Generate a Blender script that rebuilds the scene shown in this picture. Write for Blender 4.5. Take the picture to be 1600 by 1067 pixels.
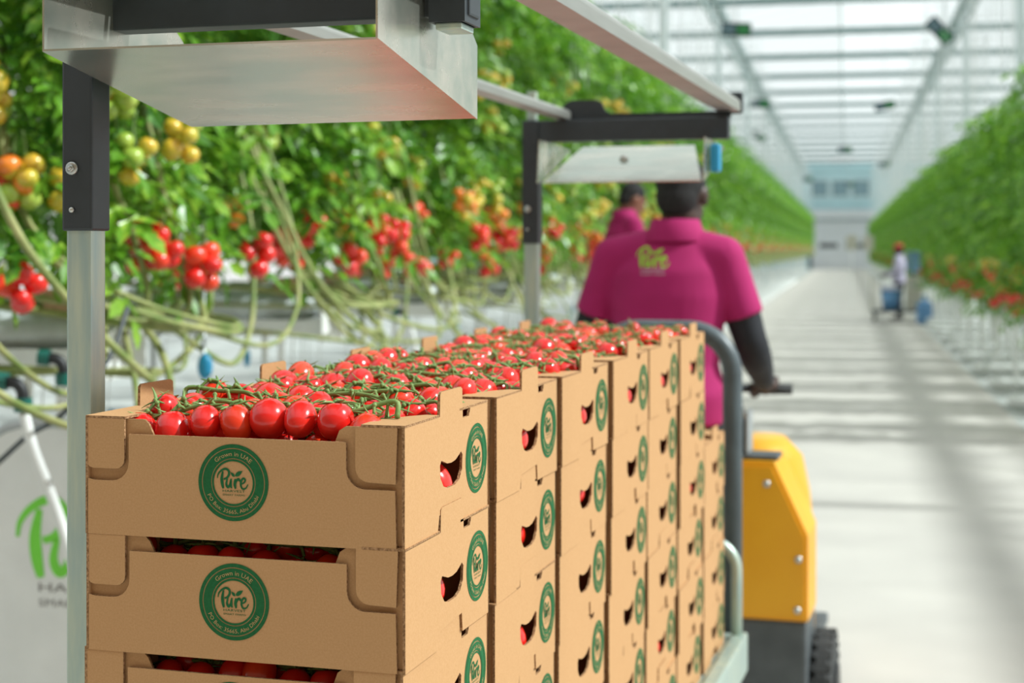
import bpy, bmesh, math, random
import numpy as np
from mathutils import Vector, Matrix, Euler
from mathutils.geometry import tessellate_polygon

for o in list(bpy.data.objects): bpy.data.objects.remove(o)
S = bpy.context.scene
C = S.collection
rnd = random.Random(7)
PI = math.pi

# ------------------------------------------------------------------ camera
HC = 1.55                                   # camera height
cam = bpy.data.objects.new('camera', bpy.data.cameras.new('camera'))
C.objects.link(cam); S.camera = cam
cam.location = (0, 0, HC); cam.rotation_euler = (PI/2, 0, 0)
cam.data.sensor_width = 36; cam.data.lens = 54.7; cam.data.shift_y = -0.0909
cam.data.clip_end = 500; cam.data.clip_start = 0.05
cam.data.dof.use_dof = True; cam.data.dof.focus_distance = 1.82; cam.data.dof.aperture_fstop = 4.8

# ------------------------------------------------------------------ light
w = bpy.data.worlds.new('world'); S.world = w; w.use_nodes = True
bg = w.node_tree.nodes['Background']
bg.inputs[0].default_value = (0.97, 0.985, 0.98, 1); bg.inputs[1].default_value = 1.0
sun = bpy.data.objects.new('sun', bpy.data.lights.new('sun', 'SUN')); C.objects.link(sun)
sun.data.energy = 5.9; sun.data.angle = math.radians(1.2); sun.data.color = (0.95, 0.97, 0.96)
SUN_EL, SUN_AZ = math.radians(43), math.radians(-8)
tosun = Vector((math.cos(SUN_EL)*math.cos(SUN_AZ), math.cos(SUN_EL)*math.sin(SUN_AZ), math.sin(SUN_EL)))
sun.rotation_euler = tosun.to_track_quat('Z', 'Y').to_euler()
sun.location = (20, 0, 20)
S.view_settings.view_transform = 'Standard'; S.view_settings.look = 'None'
S.view_settings.gamma = 1; S.view_settings.exposure = 0.0; S.view_settings.use_curve_mapping = False

# ------------------------------------------------------------------ frames of reference
TH = math.radians(16.3)                      # the trolley is turned this much from the view axis
AA = math.radians(12.08)                     # the aisle axis
U = Vector((math.sin(TH), math.cos(TH), 0)); Rr = Vector((math.cos(TH), -math.sin(TH), 0))
AX = Vector((math.sin(AA), math.cos(AA), 0)); AR = Vector((math.cos(AA), -math.sin(AA), 0))
def aisle(t, lat, z=0): return AX*t + AR*lat + Vector((0, 0, z))

# ------------------------------------------------------------------ materials
def mat(name, col, rough=0.6, metal=0.0, noise=0.0, nscale=20, col2=None, bump=0.0, bscale=60, coat=0, trans=0, stretch=None, spec=None, rrough=None):
    m = bpy.data.materials.new(name); m.use_nodes = True
    nt = m.node_tree; N = nt.nodes; L = nt.links
    p = N['Principled BSDF']
    p.inputs['Base Color'].default_value = (*col, 1); p.inputs['Roughness'].default_value = rough
    p.inputs['Metallic'].default_value = metal
    if coat: p.inputs['Coat Weight'].default_value = coat; p.inputs['Coat Roughness'].default_value = 0.08
    if spec is not None: p.inputs['Specular IOR Level'].default_value = spec
    tc = N.new('ShaderNodeTexCoord'); src = tc.outputs['Object']
    if stretch:
        mp = N.new('ShaderNodeMapping'); mp.inputs['Scale'].default_value = stretch
        L.new(src, mp.inputs['Vector']); src = mp.outputs['Vector']
    if noise or col2:
        nz = N.new('ShaderNodeTexNoise'); nz.inputs['Scale'].default_value = nscale; nz.inputs['Detail'].default_value = 5
        L.new(src, nz.inputs['Vector'])
        cr = N.new('ShaderNodeValToRGB')
        c2 = col2 if col2 else tuple(min(1, c*(1+noise)) for c in col)
        c1 = col if col2 else tuple(c*(1-noise) for c in col)
        cr.color_ramp.elements[0].color = (*c1, 1); cr.color_ramp.elements[0].position = 0.35
        cr.color_ramp.elements[1].color = (*c2, 1); cr.color_ramp.elements[1].position = 0.65
        L.new(nz.outputs['Fac'], cr.inputs['Fac']); L.new(cr.outputs['Color'], p.inputs['Base Color'])
        if rrough:
            mr = N.new('ShaderNodeMapRange'); mr.inputs['To Min'].default_value = rrough[0]; mr.inputs['To Max'].default_value = rrough[1]
            L.new(nz.outputs['Fac'], mr.inputs['Value']); L.new(mr.outputs['Result'], p.inputs['Roughness'])
    if bump:
        n2 = N.new('ShaderNodeTexNoise'); n2.inputs['Scale'].default_value = bscale; n2.inputs['Detail'].default_value = 4
        L.new(src, n2.inputs['Vector'])
        b = N.new('ShaderNodeBump'); b.inputs['Strength'].default_value = bump; b.inputs['Distance'].default_value = 0.01
        L.new(n2.outputs['Fac'], b.inputs['Height']); L.new(b.outputs['Normal'], p.inputs['Normal'])
    if trans:
        out = N['Material Output']; t = N.new('ShaderNodeBsdfTranslucent'); mx = N.new('ShaderNodeMixShader')
        if noise or col2: L.new(cr.outputs['Color'], t.inputs['Color'])
        else: t.inputs['Color'].default_value = (*col, 1)
        mx.inputs[0].default_value = trans
        L.new(p.outputs[0], mx.inputs[1]); L.new(t.outputs[0], mx.inputs[2]); L.new(mx.outputs[0], out.inputs['Surface'])
    return m

M = {}
M['card'] = mat('cardboard', (0.495, 0.275, 0.125), 0.85, col2=(0.535, 0.305, 0.147), nscale=420, bump=0.05, bscale=600, spec=0.15)
M['edge'] = mat('corrugated_edge', (0.20, 0.10, 0.045), 0.9, col2=(0.50, 0.29, 0.15), nscale=300, bump=0.4, bscale=300, spec=0.1)
M['ink'] = mat('green_ink', (0.012, 0.105, 0.032), 0.7, col2=(0.016, 0.13, 0.042), nscale=300, spec=0.2)
M['cardprint'] = mat('bare_print', (0.50, 0.33, 0.15), 0.85, spec=0.15)
M['red'] = mat('ripe_tomato', (0.74, 0.010, 0.010), 0.22, col2=(0.82, 0.022, 0.012), nscale=14, coat=0.4)
M['redor'] = mat('red_orange_tomato', (0.78, 0.03, 0.01), 0.25, col2=(0.85, 0.06, 0.012), nscale=14, coat=0.4)
M['orange'] = mat('orange_tomato', (0.85, 0.17, 0.015), 0.25, col2=(0.85, 0.26, 0.02), nscale=14, coat=0.4)
M['yellow'] = mat('turning_tomato', (0.75, 0.42, 0.03), 0.25, col2=(0.55, 0.50, 0.05), nscale=14, coat=0.4)
M['unripe'] = mat('green_tomato', (0.30, 0.46, 0.05), 0.25, col2=(0.42, 0.52, 0.08), nscale=14, coat=0.4)
M['stem'] = mat('vine_stem', (0.12, 0.22, 0.05), 0.6, col2=(0.22, 0.32, 0.095), nscale=60)
M['calyx'] = mat('calyx', (0.11, 0.22, 0.05), 0.6, col2=(0.21, 0.33, 0.10), nscale=80)
M['cane'] = mat('bare_vine', (0.16, 0.23, 0.05), 0.6, col2=(0.38, 0.38, 0.15), nscale=9)
M['leaf'] = mat('tomato_leaf', (0.05, 0.18, 0.014), 0.32, col2=(0.19, 0.43, 0.03), nscale=3.2, trans=0.38)
M['leaf2'] = mat('tomato_leaf_light', (0.12, 0.33, 0.02), 0.32, col2=(0.38, 0.60, 0.06), nscale=3.2, trans=0.40)
M['galv'] = mat('galvanised_steel', (0.37, 0.48, 0.46), 0.42, 0.45, col2=(0.53, 0.59, 0.48), nscale=9, stretch=(6, 6, 0.8), rrough=(0.32, 0.5))
M['tray'] = mat('galvanised_sheet', (0.46, 0.50, 0.43), 0.3, 0.85, col2=(0.68, 0.64, 0.55), nscale=5, stretch=(1, 3, 3), rrough=(0.18, 0.34))
M['grey'] = mat('anthracite_paint', (0.030, 0.037, 0.043), 0.45, noise=0.08, nscale=30)
M['hoop'] = mat('grey_tube_paint', (0.075, 0.095, 0.105), 0.4, noise=0.12, nscale=18)
M['alu'] = mat('aluminium_rail', (0.36, 0.36, 0.33), 0.4, 0.6, noise=0.06, nscale=10, stretch=(6, 0.5, 6))
M['railunder'] = mat('rail_underside', (0.42, 0.36, 0.33), 0.45, 0.5, noise=0.08, nscale=10)
M['bolt'] = mat('bolt_steel', (0.55, 0.55, 0.52), 0.3, 0.9, noise=0.1)
M['yel'] = mat('yellow_paint', (0.80, 0.36, 0.008), 0.4, col2=(0.84, 0.40, 0.012), nscale=5)
M['black'] = mat('black_plastic', (0.015, 0.016, 0.018), 0.5, noise=0.2)
M['rubber'] = mat('tyre_rubber', (0.035, 0.036, 0.036), 0.8, noise=0.2, nscale=30, bump=0.3)
M['chassis'] = mat('chassis_grey', (0.075, 0.085, 0.09), 0.55, noise=0.15, nscale=12)
M['concrete'] = mat('concrete', (0.48, 0.45, 0.41), 0.6, col2=(0.56, 0.525, 0.475), nscale=1.1, bump=0.05, bscale=40)
M['cover'] = mat('white_ground_cover', (0.34, 0.36, 0.345), 0.7, col2=(0.44, 0.45, 0.42), nscale=2)
M['white'] = mat('white_coating', (0.82, 0.83, 0.81), 0.4, noise=0.04, nscale=6)
M['bag'] = mat('slab_film', (0.66, 0.70, 0.71), 0.3, noise=0.1, nscale=9, bump=0.5, bscale=14)
M['rock'] = mat('rockwool', (0.52, 0.32, 0.18), 0.9, noise=0.2, nscale=40)
M['pipe'] = mat('grey_pipe', (0.45, 0.47, 0.48), 0.35, 0.6, noise=0.05)
M['string'] = mat('white_twine', (0.78, 0.80, 0.80), 0.7, noise=0.03)
M['blue'] = mat('blue_plastic', (0.02, 0.27, 0.48), 0.4, noise=0.1)
M['teal'] = mat('teal_fitting', (0.01, 0.13, 0.10), 0.4, noise=0.1)
M['lime'] = mat('lime_print', (0.20, 0.72, 0.06), 0.6, noise=0.04)
M['limeshirt'] = mat('lime_shirt_print', (0.30, 0.55, 0.03), 0.7, noise=0.05)
M['greyprint'] = mat('grey_print', (0.24, 0.23, 0.22), 0.7, noise=0.05)
M['whiteprint'] = mat('white_print', (0.6, 0.6, 0.62), 0.7, noise=0.05)
M['steel'] = mat('roof_steel', (0.20, 0.29, 0.29), 0.5, noise=0.06, nscale=4)
M['bar'] = mat('glazing_bar', (0.62, 0.70, 0.71), 0.5, noise=0.04, nscale=4)
M['wall'] = mat('end_wall_panel', (0.42, 0.60, 0.64), 0.6, noise=0.05, nscale=0.6)
M['fillwall'] = mat('warm_fill_wall', (0.36, 0.25, 0.16), 0.7, noise=0.05, nscale=0.6)  # for the added unseen wall; brown picked to warm the fill light
M['door'] = mat('door_panel', (0.56, 0.58, 0.60), 0.5, noise=0.03, nscale=1)
M['dark'] = mat('dark_glazing', (0.045, 0.05, 0.055), 0.2, noise=0.1)
M['winpane'] = mat('window_pane', (0.20, 0.30, 0.34), 0.15, noise=0.1)
M['sign'] = mat('sign_board', (0.018, 0.035, 0.045), 0.5, noise=0.15)
M['signgreen'] = mat('sign_green', (0.02, 0.20, 0.05), 0.5, noise=0.1)
M['signpale'] = mat('sign_pale', (0.16, 0.25, 0.29), 0.5, col2=(0.04, 0.08, 0.1), nscale=30)
M['shirt'] = mat('magenta_pique', (0.36, 0.006, 0.105), 0.85, col2=(0.41, 0.009, 0.125), nscale=8, bump=0.15, bscale=9)
M['sleeve'] = mat('black_sleeve', (0.012, 0.013, 0.018), 0.8, noise=0.2, bump=0.2, bscale=20)
M['trouser'] = mat('dark_trousers', (0.02, 0.022, 0.03), 0.85, noise=0.2)
M['skin1'] = mat('deep_brown_skin', (0.055, 0.024, 0.016), 0.5, noise=0.1)
M['skin2'] = mat('brown_skin', (0.22, 0.085, 0.05), 0.5, noise=0.1)
M['hair'] = mat('black_hair', (0.010, 0.008, 0.008), 0.8, noise=0.3, nscale=120, bump=0.5, bscale=200)
M['lilac'] = mat('lilac_shirt', (0.46, 0.42, 0.55), 0.85, noise=0.06, bump=0.2, bscale=10)
M['eye'] = mat('eye_white', (0.7, 0.68, 0.65), 0.3, noise=0.02)
M['bottle'] = mat('blue_water_bottle', (0.10, 0.26, 0.50), 0.15, noise=0.1, coat=0.4)
M['beige'] = mat('beige_cabinet', (0.52, 0.50, 0.42), 0.5, noise=0.04)
M['lid'] = mat('lilac_lid', (0.55, 0.55, 0.68), 0.5, noise=0.04)
M['redcloth'] = mat('red_cap', (0.5, 0.04, 0.03), 0.8, noise=0.1)
def glass_pane():
    m = bpy.data.materials.new('diffuse_glass'); m.use_nodes = True
    nt = m.node_tree; N = nt.nodes; L = nt.links; N.remove(N['Principled BSDF'])
    nz = N.new('ShaderNodeTexNoise'); nz.inputs['Scale'].default_value = 0.4
    cr = N.new('ShaderNodeValToRGB')
    cr.color_ramp.elements[0].color = (0.88, 0.95, 0.95, 1); cr.color_ramp.elements[1].color = (0.94, 0.98, 0.98, 1)
    L.new(nz.outputs['Fac'], cr.inputs['Fac'])
    a = N.new('ShaderNodeBsdfTransparent'); b = N.new('ShaderNodeBsdfTranslucent'); mx = N.new('ShaderNodeMixShader')
    L.new(cr.outputs['Color'], a.inputs['Color']); b.inputs['Color'].default_value = (0.85, 0.93, 0.94, 1)
    mx.inputs[0].default_value = 0.16
    L.new(a.outputs[0], mx.inputs[1]); L.new(b.outputs[0], mx.inputs[2]); L.new(mx.outputs[0], N['Material Output'].inputs['Surface'])
    return m
M['glass'] = glass_pane()
def clear_blue():
    m = mat('clear_blue_plastic', (0.25, 0.45, 0.6), 0.08, noise=0.05)
    m.node_tree.nodes['Principled BSDF'].inputs['Transmission Weight'].default_value = 0.6
    return m
M['clearblue'] = clear_blue()

# ------------------------------------------------------------------ mesh builder
def catmull(pts, n=6):
    P = [Vector(p) for p in pts]
    if len(P) < 3: return P
    Q = [P[0]*2-P[1]] + P + [P[-1]*2-P[-2]]
    out = []
    for i in range(1, len(Q)-2):
        for k in range(n):
            t = k/n
            a, b, c, d = Q[i-1], Q[i], Q[i+1], Q[i+2]
            out.append(0.5*((2*b)+(c-a)*t+(2*a-5*b+4*c-d)*t*t+(3*b-a-3*c+d)*t**3))
    out.append(P[-1]); return out

class MB:
    def __init__(s): s.v = []; s.f = []; s.m = []
    def add(s, vs, fs, mi=0):
        o = len(s.v); s.v += [tuple(v) for v in vs]
        for f in fs: s.f.append(tuple(i+o for i in f)); s.m.append(mi)
        return s
    def box(s, lo, hi, mi=0, mx=None):
        x0, y0, z0 = lo; x1, y1, z1 = hi
        vs = [(x0,y0,z0),(x1,y0,z0),(x1,y1,z0),(x0,y1,z0),(x0,y0,z1),(x1,y0,z1),(x1,y1,z1),(x0,y1,z1)]
        if mx: vs = [mx @ Vector(v) for v in vs]
        return s.add(vs, [(0,3,2,1),(4,5,6,7),(0,1,5,4),(1,2,6,5),(2,3,7,6),(3,0,4,7)], mi)
    def bbox(s, lo, hi, b=0.004, mi=0):          # box with chamfered vertical and horizontal edges
        bm = bmesh.new(); bmesh.ops.create_cube(bm, size=1)
        for v in bm.verts: v.co = Vector([lo[i]+(v.co[i]+.5)*(hi[i]-lo[i]) for i in range(3)])
        bmesh.ops.bevel(bm, geom=bm.edges[:], offset=b, segments=2, affect='EDGES', profile=0.6)
        bm.verts.index_update()
        s.add([v.co.copy() for v in bm.verts], [[v.index for v in f.verts] for f in bm.faces], mi); bm.free(); return s
    def tube(s, path, r, n=8, mi=0, cap=True, flat=1.0):
        P = [Vector(p) for p in path]; k = len(P)
        rr = r if hasattr(r, '__len__') else [r]*k
        vs = []; T0 = (P[1]-P[0]).normalized()
        nn = T0.orthogonal().normalized()
        for i in range(k):
            T = (P[min(i+1,k-1)]-P[max(i-1,0)]).normalized()
            nn = (nn - T*nn.dot(T)).normalized(); bb = T.cross(nn)
            for j in range(n):
                a = 2*PI*j/n; vs.append(P[i]+(nn*math.cos(a)+bb*math.sin(a)*flat)*rr[i])
        fs = [(i*n+j, i*n+(j+1)%n, (i+1)*n+(j+1)%n, (i+1)*n+j) for i in range(k-1) for j in range(n)]
        if cap: fs += [tuple(range(n-1,-1,-1)), tuple((k-1)*n+j for j in range(n))]
        return s.add(vs, fs, mi)
    def rings(s, rings, mi=0, n=24, cap=True):   # each ring: (center, rx, ry) in a horizontal plane
        vs = []
        for c, rx, ry in rings:
            for j in range(n):
                a = 2*PI*j/n; vs.append((c[0]+rx*math.cos(a), c[1]+ry*math.sin(a), c[2]))
        k = len(rings)
        fs = [(i*n+j, i*n+(j+1)%n, (i+1)*n+(j+1)%n, (i+1)*n+j) for i in range(k-1) for j in range(n)]
        if cap: fs += [tuple(range(n-1,-1,-1)), tuple((k-1)*n+j for j in range(n))]
        return s.add(vs, fs, mi)
    def ball(s, c, r, mi=0, nu=12, nv=8, mx=None):
        r = r if hasattr(r, '__len__') else (r, r, r); vs = []
        for i in range(nv+1):
            p = PI*i/nv
            for j in range(nu):
                a = 2*PI*j/nu; q = Vector((math.sin(p)*math.cos(a)*r[0], math.sin(p)*math.sin(a)*r[1], math.cos(p)*r[2]))
                if mx: q = mx @ q
                vs.append(q+Vector(c))
        fs = [(i*nu+j, (i+1)*nu+j, (i+1)*nu+(j+1)%nu, i*nu+(j+1)%nu) for i in range(nv) for j in range(nu)]
        return s.add(vs, fs, mi)
    def limb(s, path, radii, n=12):              # tube with round ends, for bodies
        P = [Vector(p) for p in path]
        s.tube(P, radii, n)
        s.ball(P[0], radii[0]*1.0); s.ball(P[-1], radii[-1]*1.0); return s
    def plate(s, loops, fn, t, mi=0, me=0):      # loops[0] outline, others holes; fn(a,b,d) maps to 3D; d in 0..t
        flat = [Vector((p[0], p[1], 0)) for lp in loops for p in lp]
        tris = tessellate_polygon([[Vector((p[0], p[1], 0)) for p in lp] for lp in loops])
        n = len(flat); o = len(s.v)
        s.add([fn(p.x, p.y, 0) for p in flat]+[fn(p.x, p.y, t) for p in flat], [])
        for a, b, c in tris:
            s.f.append((o+a, o+b, o+c)); s.m.append(mi); s.f.append((o+n+c, o+n+b, o+n+a)); s.m.append(mi)
        k = 0
        for lp in loops:
            m = len(lp)
            for i in range(m):
                a = k+i; b = k+(i+1) % m
                s.f.append((o+a, o+b, o+n+b, o+n+a)); s.m.append(me)
            k += m
        return s
    def cyl(s, p0, p1, r, n=16, mi=0): return s.tube([p0, p1], r, n, mi)
    def mesh(s, name, mats, smooth=False):
        me = bpy.data.meshes.new(name); me.from_pydata(s.v, [], s.f)
        for m in mats: me.materials.append(M[m])
        me.polygons.foreach_set('material_index', s.m)
        if smooth: me.polygons.foreach_set('use_smooth', [True]*len(s.f))
        me.validate(); 
        bm = bmesh.new(); bm.from_mesh(me); bmesh.ops.recalc_face_normals(bm, faces=bm.faces); bm.to_mesh(me); bm.free()
        return me
def link(name, me, parent=None, loc=None, rot=None):
    o = bpy.data.objects.new(name, me); C.objects.link(o)
    if parent: o.parent = parent
    if loc is not None: o.location = loc
    if rot is not None: o.rotation_euler = rot
    return o
def ob(name, mb, mats, parent=None, smooth=False, loc=None, rot=None):
    if isinstance(mats, str): mats = [mats]
    return link(name, mb.mesh(name, mats, smooth), parent, loc, rot)
def tag(o, label, cat, group=None):
    o['label'] = label; o['category'] = cat
    if group: o['group'] = group
    return o
def thing(name, label, cat, loc=(0,0,0), rz=0, group=None):
    return tag(link(name, None, None, loc, (0, 0, rz)), label, cat, group)
def struct(o): o['kind'] = 'structure'; return o
def stuff(o): o['kind'] = 'stuff'; return o
ORD = ['first','second','third','fourth','fifth','sixth','seventh','eighth','ninth','tenth','eleventh','twelfth']
def ordw(i):
    if i < 12: return ORD[i]
    n = i+1; return '%d%s' % (n, 'th' if 10 <= n % 100 <= 20 else {1:'st',2:'nd',3:'rd'}.get(n % 10, 'th'))

def text_geo(s, size):                           # flat lettering as (verts, faces)
    cu = bpy.data.curves.new('t', 'FONT'); cu.body = s; cu.size = size; cu.resolution_u = 2
    o = bpy.data.objects.new('t', cu); C.objects.link(o)
    dg = bpy.context.evaluated_depsgraph_get(); me = bpy.data.meshes.new_from_object(o.evaluated_get(dg))
    V = [(v.co.x, v.co.y) for v in me.vertices]; F = [tuple(p.vertices) for p in me.polygons]
    bpy.data.objects.remove(o); bpy.data.curves.remove(cu); bpy.data.meshes.remove(me)
    return V, F

# lettering of the logo, units: inner circle radius = 1, origin at its centre
def ribbon(pts, w0, w1=None, n=6):
    P = catmull([(p[0], p[1], 0) for p in pts], n); k = len(P); V = []; w1 = w1 if w1 else w0
    for i, p in enumerate(P):
        T = (P[min(i+1,k-1)]-P[max(i-1,0)]).normalized(); nn = Vector((-T.y, T.x, 0)); f = i/(k-1)
        wv = 1.2*(w0+(w1-w0)*f)*(0.55+0.45*math.sin(PI*min(1, max(0, f*1.0)))) 
        V += [(p.x+nn.x*wv, p.y+nn.y*wv), (p.x-nn.x*wv, p.y-nn.y*wv)]
    return V, [(2*i, 2*i+1, 2*i+3, 2*i+2) for i in range(k-1)]
def px(*pts): return [((x-470)/220, (545-y)/220) for x, y in pts]
SCRIPT = [ribbon(px((290,505),(298,465),(330,428),(380,405),(418,425),(420,465),(395,500),(362,512)), .035, .06),
          ribbon(px((352,432),(340,500),(345,560),(356,608)), .06, .07),
          ribbon(px((402,505),(392,560),(408,592),(430,575),(446,510)), .055, .05),
          ribbon(px((446,505),(440,560),(450,604)), .055, .05),
          ribbon(px((492,505),(488,560),(496,608)), .06, .06),
          ribbon(px((494,560),(508,522),(532,508),(545,530)), .045, .055),
          ribbon(px((558,556),(592,540),(604,512),(584,497),(560,525),(556,570),(576,604),(612,596),(636,556)), .045, .04)]
def leafshape(a, b, wd):
    a, b = Vector(a), Vector(b); d = b-a; nn = Vector((-d.y, d.x)).normalized(); n = 8
    V = [tuple(a+d*(i/n)+nn*wd*math.sin(PI*(i/n)**0.8)) for i in range(n+1)]+[tuple(a+d*(i/n)-nn*wd*math.sin(PI*(i/n)**0.8)) for i in range(n-1,0,-1)]
    return V, [tuple(range(len(V)))]
SCRIPT.append(leafshape(*px((486,484),(440,440)), .07))
SCRIPT.append(leafshape(*px((490,478),(574,420)), .10))
def centred(s, size, cx, cy, width=None):
    V, F = text_geo(s, size); xs = [v[0] for v in V]; m = (min(xs)+max(xs))/2; k = width/(max(xs)-min(xs)) if width else 1
    return [((x-m)*k+cx, y+cy) for x, y in V], F
SMALL = [centred('HARVEST', .15, .03, -.45, 1.15), centred('SMART FARMS', .12, .03, -.62, 1.15)]
def arc_text(s, size, rad, mid, flip=False, spread=1.0):
    V, F = text_geo(s, size); xs = [v[0] for v in V]; m = (min(xs)+max(xs))/2; out = []
    for x, y in V:
        if flip: a = mid+(x-m)*spread/rad; r = rad-y
        else: a = mid-(x-m)*spread/rad; r = rad+y
        out.append((r*math.cos(a), r*math.sin(a)))
    return out, F
def annulus(r0, r1, n=72):
    V = []
    for j in range(n):
        a = 2*PI*j/n; V += [(r0*math.cos(a), r0*math.sin(a)), (r1*math.cos(a), r1*math.sin(a))]
    return V, [(2*j, 2*j+1, (2*j+3) % (2*n), (2*j+2) % (2*n)) for j in range(n)]
def put(mb, geo, k, d, mi):                       # onto the xz plane, facing -y
    V, F = geo; mb.add([(x*k, -d, y*k) for x, y in V], F, mi)
RING = [annulus(1.62, 1.80), annulus(1.14, 1.575), annulus(1.0, 1.10)]
RTEXT = [arc_text('Grown in UAE', .30, 1.25, PI/2, False, 1.05), arc_text('PO Box: 35665, Abu Dhabi', .27, 1.46, -PI/2, True, 1.12)]
def ring_logo(diam):
    k = diam/2/1.80; mb = MB()
    for g in RING+SCRIPT+SMALL: put(mb, g, k, .0006, 0)
    for g in RTEXT: put(mb, g, k, .0010, 1)
    return mb
def word_logo(k, d=.0006):
    mb = MB()
    for g in SCRIPT: put(mb, g, k, d, 0)
    for g in SMALL: put(mb, g, k, d, 1)
    return mb

# ================================================================== the setting
# --- floor: concrete slabs of the aisle, with recessed joints, on a base; white ground cover beside it
LL, RL = -2.17, 1.50                              # aisle edges
fl = MB(); fl.box((LL, -6, -0.2), (RL, 120, -0.012))
floor = struct(ob('floor', fl, 'concrete', rot=(0, 0, -AA)))
SLAB = 6.0; sl = MB().bbox((LL, 0.005, -0.012), (RL, SLAB-0.005, 0.0), 0.003).mesh('slab', ['concrete'])
for k in range(21): link('slab', sl, floor, (0, -1.4+k*SLAB-6, 0))
gc = MB(); gc.box((-32, -6, -0.25), (LL-0.005, 120, -0.02))
struct(ob('ground_cover', gc, 'cover', rot=(0, 0, -AA)))
gc = MB(); gc.box((RL+0.005, -6, -0.25), (32, 120, -0.02))
struct(ob('ground_cover', gc, 'cover', rot=(0, 0, -AA)))

# --- roof: valley gutters with lattice trusses along the aisle, cross beams, gabled glass between them
ZG = HC+6.1; SPAN = 6.05; G0 = -3.15; BAY = 5.7; T0 = 10.2
ceil = struct(ob('ceiling', MB().box((-27.4, -4, ZG+1.75), (27.4, 118, ZG+1.78)), 'glass', rot=(0, 0, -AA)))
bpy.data.objects.remove(ceil); ceil = struct(link('ceiling', None, None, None, (0, 0, -AA)))
gm = MB(); gm.box((-.10, -4, -.06), (.10, 118, .10))
for k in range(86):
    y = -4+k*1.42
    gm.tube([(0, y, -.55), (0, y+.71, -.06)], .022, 5); gm.tube([(0, y+.71, -.06), (0, y+1.42, -.55)], .022, 5)
gm.box((-.035, -4, -.60), (.035, 118, -.53))
gmesh = gm.mesh('valley_gutter', ['steel'])
spans = range(-3, 5)
for k in spans: link('valley_gutter', gmesh, ceil, (G0+SPAN*k, 0, ZG))
bmh = MB().box((G0-3*SPAN, -.07, -.12), (G0+4*SPAN, .07, .06)).mesh('cross_beam', ['steel'])
for k in range(19): link('cross_beam', bmh, ceil, (0, T0+k*BAY, ZG-0.0))
RISE = 0.85
def slope_pane(sgn):
    mb = MB(); x0, x1 = (0, SPAN/2) if sgn > 0 else (SPAN/2, SPAN)
    z0, z1 = (.12, RISE) if sgn > 0 else (RISE, .12)
    mb.add([(x0, 0, z0), (x1, 0, z1), (x1, BAY*2, z1), (x0, BAY*2, z0)], [(0, 1, 2, 3)])
    return mb.mesh('glass_pane', ['glass'])
pm = [slope_pane(1), slope_pane(-1)]
gb = MB()
for k in range(72):
    y = -4+k*BAY*.3
    gb.tube([(0, y, .10), (SPAN/2, y, RISE-.02), (SPAN, y, .10)], .008, 4)
gb.box((SPAN/2-.02, -4, RISE-.03), (SPAN/2+.02, 118, RISE+.02))
gbm = gb.mesh('glazing_bars', ['bar'])
for k in range(-3, 4):
    stuff(link('glazing_bars', gbm, ceil, (G0+SPAN*k, 0, ZG)))
    for j in range(11):
        for q in (0, 1): link('glass_pane', pm[q], ceil, (G0+SPAN*k, T0-BAY*2+j*BAY*2-2.8, ZG))
# roof posts
pmesh = MB().box((-.07, -.07, 0), (.07, .07, ZG-.62)).box((-.14, -.14, 0), (.14, .14, .02)).box((-.11, -.11, ZG-.66), (.11, .11, ZG-.61)).mesh('roof_post', ['bar'])
NP = 0
for k in range(-1, 4):
    for j in range(8):
        t = 27.5+12.2*j
        if k in (0, 1) or j > 0:
            NP += 1; struct(link('trim_%d' % NP, pmesh, None, aisle(t, G0+SPAN*k), (0, 0, -AA)))

# --- end wall with the sectional door
TW = 118.0
wm = MB(); wm.box((-32, TW, 0), (32, TW+.2, ZG+.3))
for k in range(33): wm.box((-32+k*2-.04, TW-.04, 5.0), (-32+k*2+.04, TW, ZG))
wm.box((-32, TW-.1, 7.35), (32, TW, 7.65)); wm.box((-32, TW-.08, 4.75), (32, TW, 4.95))
struct(ob('wall_end', wm, 'wall', rot=(0, 0, -AA)))
struct(ob('wall_fill_block', MB().box((-32, -6.2, 0), (32, -6.0, ZG+.3)), 'fillwall', rot=(0, 0, -AA)))  # unseen wall added behind the camera to cut the light on the crate fronts
d = struct(link('door_1', None, None, aisle(TW-.12, -.25), (0, 0, -AA)))
for k in range(6): ob('panel', MB().bbox((-2.15, -.06, .02+k*.6), (2.15, 0, .02+k*.6+.585), .012), 'door', d)
fr = MB(); fr.box((-2.35, -.10, 0), (-2.17, .06, 3.7)).box((2.17, -.10, 0), (2.35, .06, 3.7)); ob('door_frame', fr, 'chassis', d)
ob('door_header', MB().bbox((-2.45, -.35, 3.72), (2.45, .05, 4.4), .03), 'door', d)
for x in (-.95, .95): ob('door_window', MB().bbox((x-.65, -.075, 1.58), (x+.65, -.055, 1.93), .008), 'dark', d)
for n, x in enumerate((-1.55, -.05, 1.45)):
    o = struct(link('window_%d' % (n+1), None, None, aisle(TW-.02, x-.3, 5.4), (0, 0, -AA)))
    ob('window_frame', MB().box((-.68, -.05, -.08), (.68, -.005, 0)).box((-.68, -.05, 1.2), (.68, -.005, 1.28)).box((-.68, -.05, 0), (-.6, -.005, 1.2)).box((.6, -.05, 0), (.68, -.005, 1.2)), 'bar', o)
    ob('pane', MB().box((-.6, -.03, 0), (.6, -.01, 1.2)), 'winpane', o)

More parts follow.
